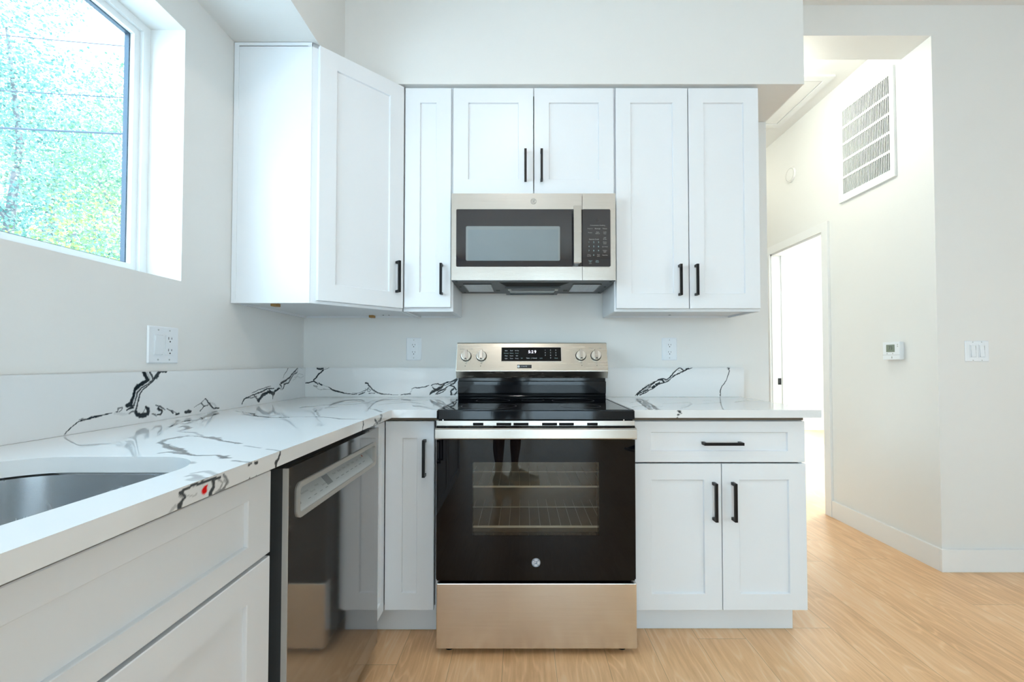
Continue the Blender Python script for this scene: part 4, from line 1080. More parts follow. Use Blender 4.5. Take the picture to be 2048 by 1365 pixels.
d = shaker(FX, 0.055, 0.508, 0.1205, 0.684, c, stile=0.066, su=0.08)
pull(FX, 0.466, 0.535, HL, d)
# end of the run beside the camera
c = thing('end_base_cabinet', (-0.6, -0.3, 0), 'white base cabinet at the near end of the window counter', 'cabinet')
mb = base_box(c, XL + 0.03, XF, -0.56, 0.046, 0.115, ZT, 'x')
mb.build('body', CAB, c)
MB().box(XF - 0.075, XF - 0.06, -0.56, 0.046, 0.001, 0.115).build('toe_kick', CAB, c)
shaker(FX, -0.555, 0.042, 0.692, 0.868, c, name='drawer', stile=0.044, su=0.08)
shaker(FX, -0.555, 0.042, 0.1205, 0.684, c, stile=0.066, su=0.08)

# ================================================================== STONE
ZK, TH = 0.917, 0.031
CE, CY = -0.510, 1.729                         # front edges of the two counter legs
XW = XL + 0.002
SK = (-1.005, -0.598, 0.10, 0.876, 0.115)      # sink cut-out x0 x1 y0 y1 corner radius


def sdf_rr(x, y):
    cx, cy = (SK[0] + SK[1]) / 2, (SK[2] + SK[3]) / 2
    hx, hy, r = (SK[1] - SK[0]) / 2, (SK[3] - SK[2]) / 2, SK[4]
    qx, qy = np.abs(x - cx) - hx + r, np.abs(y - cy) - hy + r
    return np.minimum(np.maximum(qx, qy), 0) + np.sqrt(np.maximum(qx, 0) ** 2 + np.maximum(qy, 0) ** 2) - r


def snap_sink(p):
    out = p.copy()
    near = np.abs(sdf_rr(p[:, 0], p[:, 1])) < 0.012
    q = p[near]
    for _ in range(3):
        e = 1e-5
        d0 = sdf_rr(q[:, 0], q[:, 1])
        gx = (sdf_rr(q[:, 0] + e, q[:, 1]) - d0) / e
        gy = (sdf_rr(q[:, 0], q[:, 1] + e) - d0) / e
        q = q - np.stack([gx, gy], 1) * d0[:, None]
    out[near] = q
    return out


us = axis_points([(XW, CE, 0.0032), (CE, -0.328, 0.0035)])
vs = axis_points([(-0.6, 0.05, 0.05), (0.05, 0.58, 0.006), (0.58, 1.0, 0.0021), (1.0, CY, 0.0032), (CY, YW - 0.002, 0.0032)])
yb_ = YW - 0.002
o = stone_slab('countertop', us, vs, fr_up(ZK), TH, lambda x, y: ((x < CE) | (y > CY)) & (sdf_rr(x, y) > 0), 'TL',
               [(lambda u, v: u > CE - 1e-4 and u < CE + 1e-4 and v < CY + 1e-4, 'FL', 1)], snap_sink, rows=15,
               bottoms=[(XW, SK[0], -0.6, yb_), (SK[1], CE, -0.6, CY), (SK[0], SK[1], SK[3], CY), (SK[0], -0.328, CY, yb_), (SK[0], SK[1], -0.6, SK[2])], loc=(-0.8, 1.0, 0.9))
tag(o, 'L-shaped white quartz countertop with black veins and a sink cut-out under the window', 'countertop')
us = axis_points([(0.4365, 1.174, 0.0032)])
vs = axis_points([(CY, YW - 0.002, 0.0034)])
o = stone_slab('countertop', us, vs, fr_up(ZK), TH, lambda x, y: np.ones_like(x, bool), 'TR',
               [(lambda u, v: v < CY + 1e-4, 'FR', 0)], bottoms=[(0.4365, 1.174, CY, yb_)], loc=(0.8, 2.05, 0.9))
tag(o, 'short white quartz countertop over the drawer cabinet between range and hall', 'countertop')
ZB0, ZB1 = ZK + 0.0005, 1.0745
us = axis_points([(-0.6, 0.5, 0.05), (0.5, YW - 0.002, 0.0022)])
vs = axis_points([(ZB0, ZB1, 0.0022)])
o = stone_slab('backsplash', us, vs, fr_x(XL + 0.020), 0.018, lambda x, y: np.ones_like(x, bool), 'SL', [], rows=1, loc=(XL, 1.0, ZK))
tag(o, 'long quartz backsplash under the window with a thick striped black vein', 'backsplash')
us = axis_points([(XL + 0.0205, -0.328, 0.0021)])
o = stone_slab('backsplash', us, vs, fr_y(YW - 0.020), 0.018, lambda x, y: np.ones_like(x, bool), 'SB', [], rows=1, loc=(-0.75, YW, ZK))
tag(o, 'quartz backsplash between the corner and the range, black vein along its foot', 'backsplash')
us = axis_points([(0.4365, 1.195, 0.0021)])
o = stone_slab('backsplash', us, vs, fr_y(YW - 0.020), 0.018, lambda x, y: np.ones_like(x, bool), 'SR', [], rows=1, loc=(0.8, YW, ZK))
tag(o, 'short quartz backsplash with one slanting braided vein, on the hall side of the range', 'backsplash')

# sink bowl, undermounted
c = thing('sink', ((SK[0] + SK[1]) / 2, (SK[2] + SK[3]) / 2, 0.68), 'undermounted stainless steel sink bowl below the window', 'sink')


def sink_loop(g, z, r):
    return [(u, v, z) for u, v in rrect(SK[0] - g, SK[1] + g, SK[2] - g, SK[3] + g, r, 8)]


zr = ZK - TH - 0.001
mb = MB()
mb.loft([sink_loop(0.024, zr, 0.13), sink_loop(0.006, zr, 0.118), sink_loop(0.003, zr - 0.004, 0.116), sink_loop(-0.002, zr - 0.12, 0.112), sink_loop(-0.008, zr - 0.165, 0.106),
         sink_loop(-0.022, zr - 0.188, 0.095), sink_loop(-0.045, zr - 0.196, 0.08), sink_loop(-0.13, zr - 0.201, 0.04),
         sink_loop(-0.13, zr - 0.205, 0.04), sink_loop(-0.04, zr - 0.200, 0.08), sink_loop(-0.004, zr - 0.17, 0.108), sink_loop(0.005, zr - 0.006, 0.118), sink_loop(0.024, zr - 0.003, 0.13), sink_loop(0.024, zr, 0.13)], cap=False)
mb.prism(rrect(SK[0] + 0.13, SK[1] - 0.13, SK[2] + 0.13, SK[3] - 0.13, 0.04, 8), fr_up(0), zr - 0.205, zr - 0.201)
mb.build('bowl', SINKST, c, smooth=True)
dz = zr - 0.2005
sx, sy = (SK[0] + SK[1]) / 2, (SK[2] + SK[3]) / 2
MB().ring(fr_up(dz), sx, sy, 0.030, 0.052, 0.0, 0.003).build('drain_flange', CHROME, c, smooth=True)
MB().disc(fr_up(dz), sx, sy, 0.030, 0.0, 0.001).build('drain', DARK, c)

# ================================================================== RANGE
RX0, RX1, RY = -0.3245, 0.4303, 1.680
RC = (RX0 + RX1) / 2
rg = thing('electric_range', (RC, 1.95, 0), 'freestanding stainless steel electric range with black glass oven door and cooktop', 'range')
fr = fr_y(RY)
MB().box(RX0 + 0.006, RX1 - 0.006, RY + 0.045, 2.33, 0.03, 0.115).box(RX0 + 0.006, RX0 + 0.03, RY + 0.045, 2.33, 0.115, 0.885).box(RX1 - 0.03, RX1 - 0.006, RY + 0.045, 2.33, 0.115, 0.885) \
    .box(RX0 + 0.03, RX1 - 0.03, 2.30, 2.33, 0.115, 0.885).box(RX0 + 0.03, RX1 - 0.03, RY + 0.045, 2.30, 0.80, 0.885).box(RX0 + 0.03, RX1 - 0.03, RY + 0.045, 2.30, 0.115, 0.34).build('body', BENAMEL, rg)
for x in (RX0 + 0.045, RX1 - 0.045):
    for y in (RY + 0.05, 2.28):
        MB().disc(fr_up(0), x, y, 0.017, 0.0, 0.012, 16).disc(fr_up(0), x, y, 0.010, 0.012, 0.031, 12).build('foot', BENAMEL, rg)
# storage drawer
MB().pbox(fr, RX0 + 0.002, RX1 + 0.003, 0.0255, 0.2685, -0.045, 0.0).build('storage_drawer', STEEL, rg, bevel=0.003)
# oven door: black glass front with a see-through window
WX0, WX1, WZ0, WZ1 = -0.187, 0.293, 0.447, 0.7245
dm = MB()
frame_loop(dm, fr, (RX0, RX1, 0.285, 0.862), (WX0, WX1, WZ0, WZ1), -0.040, 0.0)
dm.pbox(fr, RX0 + 0.002, RX1 - 0.002, 0.277, 0.2845, -0.040, -0.006)
door = dm.build('oven_door', BGLASS, rg)
MB().pbox(fr, WX0, WX1, WZ0, WZ1, -0.005, -0.0006).build('window', OVENGL, door)
cav = MB()
cx0, cx1, cz0, cz1, cy0, cy1 = RX0 + 0.055, RX1 - 0.055, 0.375, 0.775, RY + 0.047, 2.24
cav.box(cx0 - 0.004, cx0, cy0, cy1, cz0, cz1).box(cx1, cx1 + 0.004, cy0, cy1, cz0, cz1).box(cx0, cx1, cy0, cy1, cz0 - 0.004, cz0).box(cx0, cx1, cy0, cy1, cz1, cz1 + 0.004).box(cx0, cx1, cy1, cy1 + 0.004, cz0, cz1)
for i in range(6):
    cav.box(cx0, cx0 + 0.006, cy0 + 0.02, cy1 - 0.02, 0.42 + i * 0.055, 0.426 + i * 0.055).box(cx1 - 0.006, cx1, cy0 + 0.02, cy1 - 0.02, 0.42 + i * 0.055, 0.426 + i * 0.055)
cav.build('oven_cavity', ENAMEL, rg)
for zf in (0.4445, 0.6045):
    rk = MB()
    yf, yb = 1.775, 2.02
    rk.tube([(WX0 - 0.05, yf, zf), (WX1 + 0.05, yf, zf)], 0.0026, 6)
    rk.tube([(WX0 - 0.05, yf + 0.012, zf), (WX1 + 0.05, yf + 0.012, zf)], 0.0018, 6)
    rk.tube([(cx0 + 0.01, yb, zf), (cx1 - 0.01, yb, zf)], 0.0026, 6)
    for i in range(14):
        x = WX0 - 0.03 + i * 0.0415
        rk.tube([(x, yf - 0.003, zf + 0.004), (x, yb + 0.10, zf + 0.003)], 0.0009, 5)
    rk.tube([(cx0 + 0.012, yf, zf), (cx0 + 0.012, yb + 0.1, zf)], 0.003, 6)
    rk.tube([(cx1 - 0.012, yf, zf), (cx1 - 0.012, yb + 0.1, zf)], 0.003, 6)
    rk.build('oven_rack', RACKM, rg)
monogram(fr, 0.0535, 0.347, 0.0165, door, BADGEW, BLUEM)
# steel band across the top of the door: handle bar and slotted vent strip
hb = MB()
prof = [(-0.030, 0.814), (0.016, 0.812), (0.022, 0.817), (0.022, 0.850), (0.016, 0.8555), (-0.030, 0.858)]
hb.loft([[(x, RY - n, z) for n, z in prof] for x in (RX0 - 0.002, RX1 + 0.002)])
hb.build('door_handle', STEELH, door, bevel=0.0015)
vs_ = MB()
slots = [(946, 967), (993, 1022.5), (1027, 1057), (1084, 1114), (1118, 1147.5), (1174, 1195)]
sx = [((a - 1043.68) / 880.48 * 1.684, (b - 1043.68) / 880.48 * 1.684) for a, b in slots]
vx = RX0
for a, b in sx:
    vs_.pbox(fr, vx, a, 0.856, 0.880, -0.035, -0.006)
    vs_.pbox(fr, a, b, 0.856, 0.8625, -0.035, -0.006).pbox(fr, a, b, 0.8725, 0.880, -0.035, -0.006)
    vs_.pbox(fr, a, b, 0.8625, 0.8725, -0.035, -0.024)
    vx = b
vs_.pbox(fr, vx, RX1, 0.856, 0.880, -0.035, -0.006)
vs_.build('vent_strip', STEELH, door)
MB().pbox(fr, RX0 + 0.06, RX1 - 0.06, 0.8625, 0.8725, -0.0238, -0.0225).build('vent_slot_shade', DARK, door)  # dark sheet painting the shade inside the vent slots
# cooktop
ct = MB()
pts = rrect(RX0 - 0.001, RX1 + 0.001, RY - 0.002, 2.262, 0.010, 4)
inn = [(min(max(x, RX0 + 0.006), RX1 - 0.006), min(max(y, RY + 0.006), 2.256)) for x, y in pts]
ct.loft([[(x, y, 0.887) for x, y in pts], [(x, y, 0.918) for x, y in pts], [(x, y, 0.9225) for x, y in inn], [(x, y, 0.887) for x, y in inn]], cap=False)
ctop = ct.build('cooktop_frame', BENAMEL, rg)
MB().box(RX0 + 0.014, RX1 - 0.014, RY + 0.014, 2.235, 0.902, 0.9215).build('cooktop_glass', BGLASS, ctop, bevel=0.001)
rim = MB()
frame_loop(rim, fr_up(0), (RX0 + 0.004, RX1 - 0.004, RY + 0.004, 2.25), (RX0 + 0.014, RX1 - 0.014, RY + 0.014, 2.24), 0.915, 0.9228)
rim.build('cooktop_edge', BENAMEL, ctop)
for bx, by, br in ((RC - 0.19, 1.84, 0.115), (RC + 0.19, 1.84, 0.085), (RC - 0.19, 2.10, 0.08), (RC + 0.19, 2.10, 0.10), (RC, 2.12, 0.055)):
    MB().ring(fr_up(0.9215), bx, by, br - 0.002, br, 0.0, 0.0003, 48).build('burner_ring', RINGM, ctop)
MB().pbox(fr, RX0 + 0.004, RX1 - 0.004, 0.8800, 0.8875, -0.04, -0.020).build('shadow_gap', DARK, rg)  # dark strip painted in as the shade of the joint
for x in (-0.300, 0.388):
    MB().disc(fr, x, 0.884, 0.0025, -0.02, 0.0, 10).build('screw', CHROME, rg)
# backguard
GX0, GX1 = -0.3285, 0.4285
YA, ZA, YB, ZB = 2.205, 1.0615, 2.250, 1.2000
bg = MB()
bg.loft([[(x, y, z) for y, z in ((2.225, 1.0235), (YA, 1.058), (YA, ZA), (YB, ZB), (2.256, 1.2035), (2.325, 1.2035), (2.325, 1.0235))] for x in (GX0 - 0.002, GX1 + 0.004)])
bgo = bg.build('backguard', BSTEEL, rg, bevel=0.0012)
bk = MB()
bk.loft([[(x, y, z) for y, z in ((2.245, 0.921), (2.240, 0.932), (2.246, 0.940), (2.236, 0.947), (2.234, 1.006), (2.250, 1.008), (2.250, 1.025), (2.32, 1.025), (2.32, 0.921))] for x in (GX0 + 0.004, GX1 - 0.002)])
bk.build('rear_vent_trim', BENAMEL, rg, bevel=0.0008)
letters(fr_y(2.2495), [('Convection', 0.245, 1.0165, 0.0075)], 0.0006, 'vent_lettering', GINK, rg)
ft = fr_tilt(0, YA, ZA, YB, ZB)
PH = math.hypot(YB - YA, ZB - ZA)


def bgp(px, py):
    """u, v on the leaning backguard face of a point seen at this height and width in the survey"""
    z = CAM_H + (724.6 - py) / 880.48 * 2.232
    return ((px - 1043.68) / 880.48 * 2.232, (z - ZA) / (ZB - ZA) * PH)


a = bgp(1003, 723)
b = bgp(1122, 695.5)
dp = MB().pbox(ft, a[0], b[0], a[1], b[1], -0.002, 0.0012).build('control_display', BGLASS, bgo, bevel=0.0006)
tr_ = MB()
frame_loop(tr_, ft, (a[0] - 0.003, b[0] + 0.005, a[1] - 0.003, b[1] + 0.003), (a[0] - 0.0002, b[0] + 0.0002, a[1] - 0.0002, b[1] + 0.0002), -0.001, 0.0018)
tr_.build('display_trim', STEELH, bgo)
u, v = bgp(1064, 704.6)
letters(ft, [('5', u - 0.014, v, 0.0215), (':', u - 0.0058, v, 0.0185), ('2', u + 0.0022, v, 0.0215), ('9', u + 0.0165, v, 0.0215)], 0.0017, 'clock_digits', DIGIT, dp)
keys, teal = [], []
for r, row in enumerate((('Bake', 'Broil', 'Air Fry'), ('Convect', 'Warm', 'Proof'), ('Pizza', 'Steam', 'Self'), ('Light', 'Timer', 'Delay'))):
    for k, t_ in enumerate(row):
        u, v = bgp(1012.5 + k * 10.6, 702 + r * 5.2)
        (teal if (r == 1) else keys).append((t_, u, v, 0.0070))
for r, row in enumerate(('123', '456', '789', ' 0 ')):
    for k, t_ in enumerate(row):
        if t_ != ' ':
            u, v = bgp(1090.5 + k * 10.6, 701 + r * 5.2)
            keys.append((t_, u, v, 0.0085))
for t_, px in (('Start', 1056), ('|', 1062.5), ('Cancel', 1069)):
    u, v = bgp(px, 717)
    keys.append((t_, u, v, 0.0085))
for t_, px in (('Set', 1043.5), ('Lock', 1082), ('Clock', 1112)):
    u, v = bgp(px, 717)
    teal.append((t_, u, v, 0.0070))
letters(ft, keys, 0.0017, 'key_lettering', WINK, dp)
letters(ft, teal, 0.0017, 'key_lettering', TINK, dp)
a = bgp(1034.5, 736.8)
b = bgp(1063, 730.0)
stk = MB().pbox(ft, a[0], b[0], a[1], b[1], 0, 0.0004).build('sticker', INK, bgo)
stk['label'] = 'small black sticker under the display'
MB().disc(ft, a[0] + 0.007, (a[1] + b[1]) / 2, 0.0062, 0.0004, 0.0008, 16).build('round_mark', WINK, stk)
letters(ft, [('SCAN ME', (a[0] + b[0]) / 2 - 0.002, (a[1] + b[1]) / 2, 0.0075)], 0.0008, 'sticker_lettering', WINK, stk)
for i, (px, py) in enumerate(((932.5, 713), (963, 713), (1161.5, 711.8), (1191.5, 711.8))):
    u, v = bgp(px, py)
    k = MB().disc(ft, u, v, 0.0255, 0.0, 0.016, 32, 0.0235).build('knob', CHROME, bgo, bevel=0.001)
    gp = MB()
    w = 0.0075
    gp.loft([[ft(u - w, v - 0.0235, 0.014), ft(u + w, v - 0.0235, 0.014), ft(u + w, v + 0.029, 0.014), ft(u - w, v + 0.029, 0.014)],
             [ft(u - w, v - 0.0225, 0.027), ft(u + w, v - 0.0225, 0.027), ft(u + w * 0.8, v + 0.028, 0.024), ft(u - w * 0.8, v + 0.028, 0.024)]])
    gp.build('grip', STEELH, k, bevel=0.001)
    MB().ring(ft, u, v, 0.0250, 0.0275, 0.0, 0.0025, 32).build('skirt', BENAMEL, k)
    mk = MB()
    for q in range(9):
        an = math.radians(-62 + q * 35.5 + 90)
        if 60 < (math.degrees(an) % 360) < 120:
            continue
        cu, cv = u + 0.0335 * math.cos(an), v + 0.0335 * math.sin(an)
        mk.disc(ft, cu, cv, 0.0011, 0.0, 0.0004, 6)
    mk.pbox(ft, u - 0.006, u + 0.006, v + 0.0315, v + 0.0345, 0, 0.0004)
    mk.disc(ft, u + (0.003 if i > 1 else -0.003), v - 0.0520, 0.0020, 0.0, 0.0004, 10)
    mk.build('dial_marking', INK, k)
    letters(ft, [('HI', u + 0.001, v - 0.039, 0.0085)] + ([('DUAL', u - 0.022, v + 0.0385, 0.0085), ('OFF', u + 0.024, v + 0.0385, 0.0085)] if i in (0, 3) else []), 0.0005, 'dial_lettering', GINK, k)
    MB().pbox(ft, u - 0.0042, u + 0.0042, v - 0.0228, v - 0.0175, 0.0266, 0.0273).build('pointer', INK, k)

# ================================================================== MICROWAVE
MX0, MX1, MY, MZ0, MZ1 = -0.3238, 0.4308, 2.010, 1.480, 1.8815
MS = 0.2775                                    # door / panel split
fm = fr_y(MY)
mw = thing('over_range_microwave', ((MX0 + MX1) / 2, 2.2, MZ0), 'stainless steel microwave mounted over the range under the short cabinet', 'microwave')
MB().box(MX0 + 0.002, MX1 - 0.002, MY + 0.035, YW - 0.004, MZ0 + 0.004, MZ1 - 0.001).build('body', DKGREY, mw)
G = (-0.3005, 0.4060, 1.5430, 1.8070)          # glass field u0 u1 v0 v1
# door: steel surround, black glass field, lighter screened window
d_ = MB()
d_.pbox(fm, MX0, MS - 0.001, G[3], MZ1, -0.034, 0).pbox(fm, MX0, MS - 0.001, MZ0, G[2], -0.034, 0).pbox(fm, MX0, G[0], G[2], G[3], -0.034, 0)
dr = d_.build('door', STEEL, mw)
gl_ = MB().prism(rrect(G[0] - 0.001, MS - 0.001, G[2] - 0.001, G[3] + 0.001, 0.006, 4), fm, -0.03, 0.0008)
gl_.build('door_glass', SMOKE, dr)
MB().prism(rrect(-0.2567, 0.1751, 1.5694, 1.7288, 0.006, 4), fm, 0.0, 0.0014).build('window', MWIN, dr)
iw = MB()
rframe(iw, fm, (-0.2567, 0.1751, 1.5694, 1.7288), 0.006, (-0.2475, 0.1665, 1.5694, 1.7130), 0.004, 0.0013, 0.0017)
iw.build('window_border', mat('window_border_grey', (0.25, 0.275, 0.28), 0.15, var=0.03), dr)
# control side
p_ = MB()
p_.pbox(fm, MS + 0.001, MX1, G[3], MZ1, -0.034, 0).pbox(fm, MS + 0.001, MX1, MZ0, G[2], -0.034, 0).pbox(fm, G[1], MX1, G[2], G[3], -0.034, 0)
cp = p_.build('control_panel', STEEL, mw)
MB().prism(rrect(MS + 0.001, G[1] + 0.001, G[2] - 0.001, G[3] + 0.001, 0.006, 4), fm, -0.03, 0.0008).build('panel_glass', SMOKE, cp)
edge_ = MB()
rframe(edge_, fm, (G[0] - 0.0035, G[1] + 0.0035, G[2] - 0.0035, G[3] + 0.0035), 0.009, (G[0] - 0.0005, G[1] + 0.0005, G[2] - 0.0005, G[3] + 0.0005), 0.006, -0.001, 0.0004)
MB().pbox(fm, G[1] + 0.0008, G[1] + 0.0038, G[2] + 0.004, G[3] - 0.004, -0.001, 0.0015).pbox(fm, MS + 0.002, G[1] - 0.004, G[2] - 0.0038, G[2] - 0.0012, -0.001, 0.0015).build('glass_trim', STEELH, cp)
# handle: flat satin bar on two posts
hh = MB()
hu0, hu1, hv0, hv1 = 0.2335, 0.2685, 1.552, 1.811
hh.loft([[(u, MY - n, v) for u, n in ((hu0, 0.030), (hu1, 0.030), (hu1, 0.042), (hu0, 0.042))] for v in (hv0, hv1)])
for v in (hv0, hv1 - 0.022):
    hh.pbox(fm, hu0 + 0.004, hu1 - 0.004, v, v + 0.022, 0.0, 0.031)
hh.build('handle', STEELH, dr, bevel=0.002)
monogram(fm, 0.0537, 1.8445, 0.0135, dr, STEELH, GREYP)


def mwp(px, py):
    return ((px - 1043.68) / 880.48 * 2.012, CAM_H + (724.6 - py) / 880.48 * 2.012)


kw, kb = [], []
for t_, px, py, hh_ in (('Convenience Cooking', 1196, 449.6, 0.0062), ('Popcorn', 1181, 456.2, 0.0056), ('Beverage', 1196, 456.2, 0.0056), ('Reheat', 1210.5, 456.2, 0.0056), ('Potato', 1181, 464.5, 0.0056), ('Auto', 1196, 463.3, 0.005), ('Defrost', 1196, 466.2, 0.005),
                  ('Cook', 1210.5, 463.4, 0.005), ('Time', 1210.5, 466.6, 0.005), ('Express Cook', 1188.5, 477.8, 0.0062), ('Add', 1210.5, 474.6, 0.0052), ('30 Sec', 1210.5, 477.6, 0.0052), ('Power', 1210.5, 483.6, 0.0052), ('Level', 1210.5, 486.6, 0.0052),
                  ('Set Clock', 1210.5, 493, 0.0052), ('Surface', 1210.5, 500.3, 0.0052), ('Light', 1210.5, 503.2, 0.0052), ('Vent Fan', 1210.5, 510, 0.0056), ('Timer', 1178.5, 509, 0.005), ('On/Off', 1178.5, 511.8, 0.005), ('Turn', 1197.5, 509, 0.005), ('table', 1197.5, 511.8, 0.005), ('Lock', 1181, 526.8, 0.005)):
    u, v = mwp(px, py)
    kw.append((t_, u, v, hh_ * 1.25))
for r, row in enumerate(('123', '456', '789')):
    for k, t_ in enumerate(row):
        u, v = mwp(1178.5 + k * 9.6, 483.8 + r * 8.6)
        kb.append((t_, u, v, 0.0105))
u, v = mwp(1188, 510)
kb.append(('0', u, v, 0.0105))
for t_, px, py in (('Cancel', 1181, 521), ('Off', 1181, 523.8), ('Start', 1195, 521), ('Pause', 1195, 523.8)):
    u, v = mwp(px, py)
    kb.append((t_, u, v, 0.0066))
letters(fm, kw, 0.0013, 'key_lettering', GREYP, cp)
letters(fm, kb, 0.0013, 'key_lettering', TINK, cp)
u, v = mwp(1196, 439.5)
MB().disc(fm, u, v, 0.006, 0.0007, 0.0011, 24).build('display_icon', INK, cp)
# underside
un = fr_down(MZ0)
MB().pbox(un, MX0 + 0.001, MX1 - 0.001, MY + 0.004, YW - 0.006, -0.004, 0.003).build('bottom_panel', DKGREY, mw, bevel=0.001)
for x0, x1 in ((-0.276, -0.148), (0.247, 0.376)):
    fl = MB()
    y0, y1 = 2.09, 2.315
    n_ = 18
    for i in range(n_ + 1):
        x = x0 + (x1 - x0) * i / n_
        fl.pbox(un, x - 0.0016, x + 0.0016, y0, y1, 0.003, 0.0055)
    for i in range(13):
        y = y0 + (y1 - y0) * i / 12
        fl.pbox(un, x0, x1, y - 0.0012, y + 0.0012, 0.003, 0.0048)
    g_ = fl.build('grease_filter_mesh', FILTERM, mw)
    fb = MB()
    frame_loop(fb, un, (x0 - 0.004, x1 + 0.004, y0 - 0.004, y1 + 0.006), (x0, x1, y0, y1), 0.002, 0.0065)
    fb.build('filter_frame', BENAMEL, g_)
    MB().pbox(un, x0, x1, y0, y1, 0.0028, 0.0034).build('filter_backing', GREYP, g_)
lp_ = MB()
frame_loop(lp_, un, (-0.083, 0.190, 2.165, 2.375), (-0.062, 0.172, 2.245, 2.365), 0.003, 0.012)
lf = lp_.build('lamp_frame', DKGREY, mw)
MB().pbox(un, -0.062, 0.172, 2.25, 2.365, 0.003, 0.006).build('lamp_lens', LENS, lf)
for x in (-0.069, 0.165):
    MB().pbox(un, x, x + 0.016, 2.185, 2.215, 0.012, 0.016).build('clip', GREYP, lf)
MB().prism([(-0.105, 2.055), (0.222, 2.055), (0.180, 2.155), (-0.075, 2.155)], un, 0.0028, 0.0038).build('vent_recess_shade', DARK, mw)  # flat dark patch standing in for a shaded recess
for x, y in ((MX0 + 0.02, 2.03), (MX0 + 0.02, 2.17), (MX0 + 0.02, 2.34), (MX1 - 0.02, 2.03), (MX1 - 0.02, 2.17), (MX1 - 0.02, 2.34)):
    MB().disc(un, x, y, 0.006, 0.0028, 0.005, 12).build('screw', INK, mw)
for x in (-0.135, 0.215):
    MB().pbox(un, x, x + 0.022, 2.27, 2.30, 0.0028, 0.005).build('latch', INK, mw)

# ================================================================== DISHWASHER
DX, DYA, DYB = -0.532, 1.012, 1.6415
fd = fr_x(DX)
dw = thing('dishwasher', (-0.8, (DYA + DYB) / 2, 0), 'built-in dark steel dishwasher under the window counter with a pocket handle', 'dishwasher')
MB().box(XL + 0.05, DX - 0.055, DYA + 0.004, DYB - 0.004, 0.012, 0.868).build('tub', DKGREY, dw)
for y in (DYA + 0.06, DYB - 0.06):
    for x in (DX - 0.12, XL + 0.12):
        MB().disc(fr_up(0), x, y, 0.015, 0.0, 0.0135, 12).build('foot', BENAMEL, dw)
PK = (DYA + 0.043, DYB - 0.045, 0.742, 0.808)  # pocket handle opening
dm = MB()
frame_mesh(dm, fd, (DYA, DYB, 0.075, 0.862), PK, -0.013, 0)
ddoor = dm.build('door', DWSTEEL, dw)
ln = MB()
frame_mesh(ln, fd, (DYA + 0.002, DYB - 0.002, 0.077, 0.860), (PK[0] - 0.002, PK[1] + 0.002, PK[2] - 0.002, PK[3] + 0.002), -0.052, -0.0135)
ln.build('door_liner', DKGREY, ddoor)
MB().box(DX - 0.0135, DX - 0.0004, DYA - 0.0016, DYA, 0.076, 0.861).build('door_edge', EDGEM, ddoor)  # pale plate painting the lit side of the door
MB().box(DX - 0.075, DX - 0.06, DYA + 0.01, DYB - 0.01, 0.001, 0.075).build('toe_plate', BENAMEL, dw)
pf = MB()
rframe(pf, fd, (PK[0] - 0.009, PK[1] + 0.009, PK[2] - 0.009, PK[3] + 0.009), 0.018, (PK[0] + 0.003, PK[1] - 0.003, PK[2] + 0.003, PK[3] - 0.003), 0.010, -0.006, 0.004)
pk = pf.build('handle_frame', GREYP, ddoor, smooth=False)
pb = MB()
# sloping control face, top lip, ends
D2 = 0.046
QA, QB, QT = PK[0] + 0.0012, PK[1] - 0.0012, PK[3] - 0.0012
pb.quadmesh([fd(QA, PK[2] + 0.0012, 0.001), fd(QB, PK[2] + 0.0012, 0.001), fd(QB, PK[3] - 0.012, -D2), fd(QA, PK[3] - 0.012, -D2)], [(0, 1, 2, 3)])
pb.quadmesh([fd(QA, PK[3] - 0.012, -D2), fd(QB, PK[3] - 0.012, -D2), fd(QB, QT, -D2), fd(QA, QT, -D2)], [(0, 1, 2, 3)])
pb.quadmesh([fd(QA, QT, -D2), fd(QB, QT, -D2), fd(QB, QT, 0.001), fd(QA, QT, 0.001)], [(0, 1, 2, 3)])
for e in (QA, QB):
    pb.quadmesh([fd(e, PK[2] + 0.0012, 0.001), fd(e, PK[3] - 0.012, -D2), fd(e, QT, -D2), fd(e, QT, 0.001)], [(0, 1, 2, 3)])
pocket = pb.build('control_pocket', GREYD, ddoor)
dd = Vector((-D2 - 0.001, 0, PK[3] - 0.012 - PK[2])).normalized()
nn = Vector((dd.z, 0, -dd.x))


def fslope(u, v, n):
    return (DX + 0.001 + dd.x * v + nn.x * n, u, PK[2] + dd.z * v + nn.z * n)


LS = math.hypot(D2 + 0.001, PK[3] - 0.012 - PK[2])
MB().pbox(fslope, 1.247, 1.280, 0.022, 0.052, 0.0003, 0.0009).build('display', GINK, pocket)
MB().prism(rrect(1.078, 1.094, 0.018, 0.052, 0.006, 3), fslope, 0.0003, 0.0012).build('power_button', GINK, pocket)
MB().disc(fslope, 1.548, 0.045, 0.004, 0.0003, 0.0009, 10).build('status_light', RINK, pocket)
its = []
for k, s_ in enumerate(('AutoSense', 'Normal', 'Heavy', 'Sanitize')):
    its.append((s_, 1.135 + k * 0.033, 0.040 - 0.009 * (k % 2), 0.0085))
for k, s_ in enumerate(('Wash', 'Boost', 'Steam', 'Dry', 'Delay', 'Lock', 'Start')):
    its.append((s_, 1.315 + k * 0.036, 0.042, 0.0085))


letters(fslope, its, 0.0006, 'key_lettering', GINK, pocket)
mk = MB()
for k in range(7):
    mk.pbox(fslope, 1.305 + k * 0.036, 1.325 + k * 0.036, 0.0235, 0.0255, 0.0003, 0.0007)
for k in range(4):
    mk.pbox(fslope, 1.128 + k * 0.033, 1.142 + k * 0.033, 0.018, 0.020, 0.0003, 0.0007)
mk.build('key_marking', GINK, pocket)
letters(fslope, [('Hi-Temp', 1.39, 0.0555, 0.007)], 0.0006, 'key_lettering', RINK, pocket)

